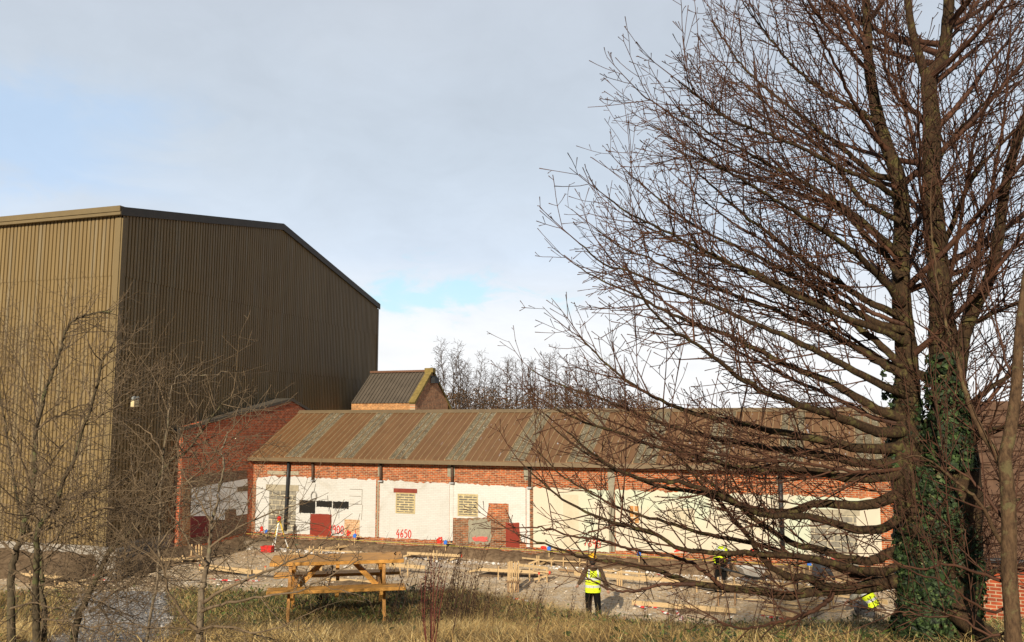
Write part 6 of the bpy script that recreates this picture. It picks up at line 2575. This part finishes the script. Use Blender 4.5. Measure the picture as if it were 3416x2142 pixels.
# ------------------------------------------------------------------ grass and weeds on the bank
def blades(name, n, sampler, hmin, hmax, w, lean, mat, label, cat, droop=.5):
    x, y = sampler(n)
    n = len(x)
    z = bank_z(x, y)
    h = nrg.uniform(hmin, hmax, n) * (1 + .35 * vnoise(x, y, 3.1, 41))
    az = nrg.uniform(0, 2 * np.pi, n) * .55 + 1.6 * vnoise(x, y, 1.2, 42) * 2
    ln = nrg.uniform(lean[0], lean[1], n)
    wa = nrg.uniform(0, 2 * np.pi, n)
    ww = w * nrg.uniform(.6, 1.3, n)
    T = np.array([0, .35, .7, 1.0])
    dx, dy = np.cos(az), np.sin(az)
    P = np.zeros((n, 4, 3))
    for k, t in enumerate(T):
        bend = ln * t ** 1.6 * h
        P[:, k, 0] = x + dx * bend
        P[:, k, 1] = y + dy * bend
        P[:, k, 2] = z + h * t * np.sqrt(np.clip(1 - (ln * t * .62) ** 2, .05, 1)) - droop * h * (t ** 3) * ln * .45
    sx, sy = np.cos(wa)[:, None], np.sin(wa)[:, None]
    wt = (ww[:, None] / 2) * np.array([1, .85, .55, .12])
    off = np.stack([sx * wt, sy * wt, np.zeros_like(wt)], -1)
    v_ = np.stack([P - off, P + off], 2).reshape(n * 8, 3)
    i = (np.arange(n) * 8)[:, None]
    f_ = np.concatenate([i + np.array([2 * k, 2 * k + 1, 2 * k + 3, 2 * k + 2]) for k in range(3)])
    me = np_mesh(name, v_, f_)
    at = me.attributes.new('tint', 'FLOAT', 'POINT')
    tv = np.clip(.5 + .28 * nrg.normal(0, 1, n) + .35 * vnoise(x, y, 2.0, 44), 0, 1)
    at.data.foreach_set('value', np.repeat(tv, 8).astype(np.float32))
    o = link(name, me, mat)
    return tag(o, label, cat, None, 'stuff')


def field(n, ymin, ymax, dens):
    y = ymin + (ymax - ymin) * nrg.random(n)
    half = .64 * y + .5
    x = (nrg.random(n) * 2 - 1) * half
    p = dens(x, y) * half / (.64 * ymax + .5)
    p = np.where(path_dist(x, y) < .66, p * .05, p)
    k = nrg.random(n) < p
    return x[k], y[k]


def pix(x, y):
    return 1708 + x / y * F


def dry_d(x, y):
    c = pix(x, y)
    mid = np.exp(-((c - 1400) / 650) ** 2)
    near = 1 - sst(8.5, 12.5, y) * .75
    right = sst(1900, 2400, c)
    green = sst(600, 900, c) * (1 - sst(1250, 1450, c)) * sst(9.3, 11, y)
    return np.clip((.45 + .9 * mid) * near * (1 - .70 * right) * (1 - .75 * green) + .16 + .18 * vnoise(x, y, 1.7, 51), 0, 1)


def green_d(x, y):
    c = pix(x, y)
    tb_ = sst(500, 760, c) * (1 - sst(1300, 1500, c)) * sst(9.0, 10.6, y)
    right = sst(1750, 2300, c)
    crest = sst(11.3, 12.4, y)
    return np.clip(  .02 + .8 * tb_ + .75 * right + .18 * crest + .35 * vnoise(x, y, 1.3, 52), 0, 1)


DRY = tinted('dry_grass_blade', [(0, (.07, .042, .018)), (.35, (.24, .15, .055)), (.7, (.46, .31, .115)), (1, (.60, .46, .22))], .75)
GREEN = tinted('green_grass_blade', [(0, (.03, .034, .009)), (.45, (.085, .10, .020)), (.8, (.16, .165, .036)), (1, (.28, .24, .08))], .6)
blades('dry_grass', 300000, lambda n: field(n, 5.4, 14.6, dry_d), .08, .30, .0056, (.5, 1.7), DRY, 'dry straw coloured grass covering the bank', 'grass', .7)
blades('green_grass', 260000, lambda n: field(n, 5.4, 15.0, green_d), .05, .15, .0065, (.4, 1.5), GREEN, 'short green grass among the straw on the bank', 'grass', .5)
# leafy ground cover, brown and green
def cover(name, n, dens, smin, smax, mat, label, lift):
    x, y = field(n, 5.4, 14.8, dens)
    pos_ = np.stack([x, y, bank_z(x, y) + lift * nrg.random(len(x)) ** 1.5], 1)
    nn_ = nrg.normal(0, .55, (len(x), 3)) + np.array([0, -.3, .8])
    o = leaves(name, pos_, nn_, nrg.uniform(smin, smax, len(x)), mat, lobed=False)
    return tag(o, label, 'ground cover', None, 'stuff')


cover('ground_ivy', 45000, lambda x, y: np.clip(green_d(x, y) * .9 + .3 * vnoise(x, y, 2.6, 61), 0, 1), .025, .075,
      tinted('weed_leaf', [(0, (.018, .026, .008)), (.5, (.055, .075, .018)), (.85, (.10, .135, .034)), (1, (.18, .20, .06))], .5), 'low green leafy weeds on the bank', .16)
cover('fallen_leaves', 26000, lambda x, y: np.clip(.35 + .5 * sst(1800, 2300, pix(x, y)) + .4 * sst(11, 12.5, y) + .3 * vnoise(x, y, 2.2, 62), 0, 1), .025, .07,
      tinted('dead_leaf', [(0, (.035, .018, .010)), (.5, (.10, .050, .024)), (1, (.24, .14, .07))], .8), 'brown fallen leaves among the grass on the bank', .10)

# dried stalks
WSTEM = M('dead_stalk', (.075, .038, .022), .85, .4, 8)
WLEAF = tinted('withered_leaf', [(0, (.016, .009, .006)), (.6, (.055, .028, .015)), (1, (.12, .07, .035))], .9)
RSTEM = M('red_stalk', (.13, .028, .018), .7, .3, 8)
wprot = []
for k in range(5):
    R = random.Random(70 + k)
    T = Tubes()
    lp, ln_ = [], []
    for j in range(1 if k < 3 else 3):
        d = Vector((R.gauss(.12, .10), R.gauss(0, .08), 1)).normalized()
        H = R.uniform(.75, 1.15)
        p = Vector((R.gauss(0, .04) * j, R.gauss(0, .04) * j, -.05))
        pts = [tuple(p)]
        for i in range(8):
            d = (d + Vector((R.gauss(.015, .03), R.gauss(0, .03), 0))).normalized()
            p = p + d * H / 8
            pts.append(tuple(p))
            if i > 1:
                for q_ in range(R.randint(2, 5)):
                    off = Vector((R.gauss(0, .035), R.gauss(0, .035), R.gauss(0, .04)))
                    lp.append(tuple(p + off))
                    ln_.append((R.gauss(0, 1), R.gauss(0, 1), R.gauss(0, .6)))
                    if q_ == 0:
                        T.add([tuple(p), tuple(p + off * .6 + Vector((0, 0, .02))), tuple(p + off * 1.5 + Vector((0, 0, .03)))], [.0025, .002, .0014], 3)
        T.add(pts, list(np.linspace(.0055, .002, 9)), 4)
    wprot.append((T.mesh('stalk'), np.array(lp), np.array(ln_)))
    wprot[-1][0].materials.append(WSTEM)
wleaf = []
for me, lp, ln_ in wprot:
    o = leaves('foliage', lp, ln_, nrg.uniform(.016, .045, len(lp)), WLEAF, lobed=False)
    wleaf.append(o.data)
    bpy.data.objects.remove(o)
R = random.Random(77)
spots = [(R.gauss(1440, 75), R.uniform(10.2, 13.0)) for _ in range(30)] + [(R.uniform(1560, 1800), R.uniform(11, 12.8)) for _ in range(20)] + \
        [(R.uniform(1850, 2420), R.uniform(11.6, 12.9)) for _ in range(16)] + [(R.uniform(2400, 2950), R.uniform(11.4, 12.6)) for _ in range(10)] + \
        [(R.uniform(1060, 1330), R.uniform(12.0, 13.4)) for _ in range(9)] + [(R.uniform(1500, 2500), R.uniform(6.6, 10)) for _ in range(14)]
for k, (px, D) in enumerate(spots):
    x_ = (px - 1708) / F * D
    i = R.randrange(5)
    tall = px < 1580
    lab = ('dry dark weed stalk in the thick clump right of the picnic table' if 1330 < px < 1560 else
           'dry weed stalk in the green patch around the picnic table' if px < 1330 else
           'thin dry weed stalk on the grassy crest of the bank' if D > 10.5 else 'sparse dry weed stalk standing in the straw coloured grass')
    o = empty('weed_stalk', (x_, D, float(bank_z(x_, D))), R.uniform(-.5, .5), lab, 'weed',
              'dry weeds in the clump by the table' if 1330 < px < 1560 else 'dry weeds around the table' if px < 1330 else 'dry weeds on the crest' if D > 10.5 else 'dry weeds in the straw')
    s_ = R.uniform(.75, 1.12) if tall else R.uniform(.42, .85) * (1 if D > 10.5 else .8)
    o.scale = (s_, s_, s_)
    for nm, me in (('stalk', wprot[i][0]), ('foliage', wleaf[i])):
        if nm == 'foliage' and D < 10.5:
            continue
        c_ = bpy.data.objects.new(nm, me)
        COL.objects.link(c_)
        c_.parent = o
# red stemmed shrub in the near grass
T = Tubes()
R = random.Random(90)
base = aty(1436, 2190, 6.4)
base[2] = float(bank_z(base[0], base[1]))
lp, ln_ = [], []
for (x0, x1, y1) in ((1432, 1420, 1900), (1438, 1450, 1870), (1441, 1468, 1880), (1430, 1404, 1930), (1444, 1490, 1910), (1436, 1438, 1850), (1446, 1475, 1940)):
    a_ = aty(x0, 2150, 6.4 + R.uniform(-.1, .1))
    a_[2] = base[2] - .04
    b_ = aty(x1, y1, 6.5 + R.uniform(-.15, .15))
    mid = (a_ + b_) / 2 + np.array([R.gauss(-.01, .012), 0, 0])
    P = smooth_line([a_, mid, b_], 6)
    T.add([tuple(p - base) for p in P], list(np.linspace(.0055, .0018, len(P))), 5)
    for q_ in range(16):
        i = R.randrange(len(P) // 2, len(P))
        off = np.array([R.gauss(0, .02), R.gauss(0, .02), R.gauss(0, .02)])
        lp.append(P[i] - base + off)
        ln_.append((R.gauss(0, 1), R.gauss(0, 1), R.gauss(0, 1)))
        T.add([tuple(P[i] - base), tuple(P[i] - base + off)], [.0016, .001], 3)
rs = empty('red_stemmed_shrub', tuple(base), 0, 'upright dark red stemmed shrub in the near straw grass below centre', 'shrub')
link('stem', T.mesh('stem'), RSTEM, rs)
leaves('foliage', np.array(lp), np.array(ln_), nrg.uniform(.012, .03, len(lp)), WLEAF, rs, lobed=False)
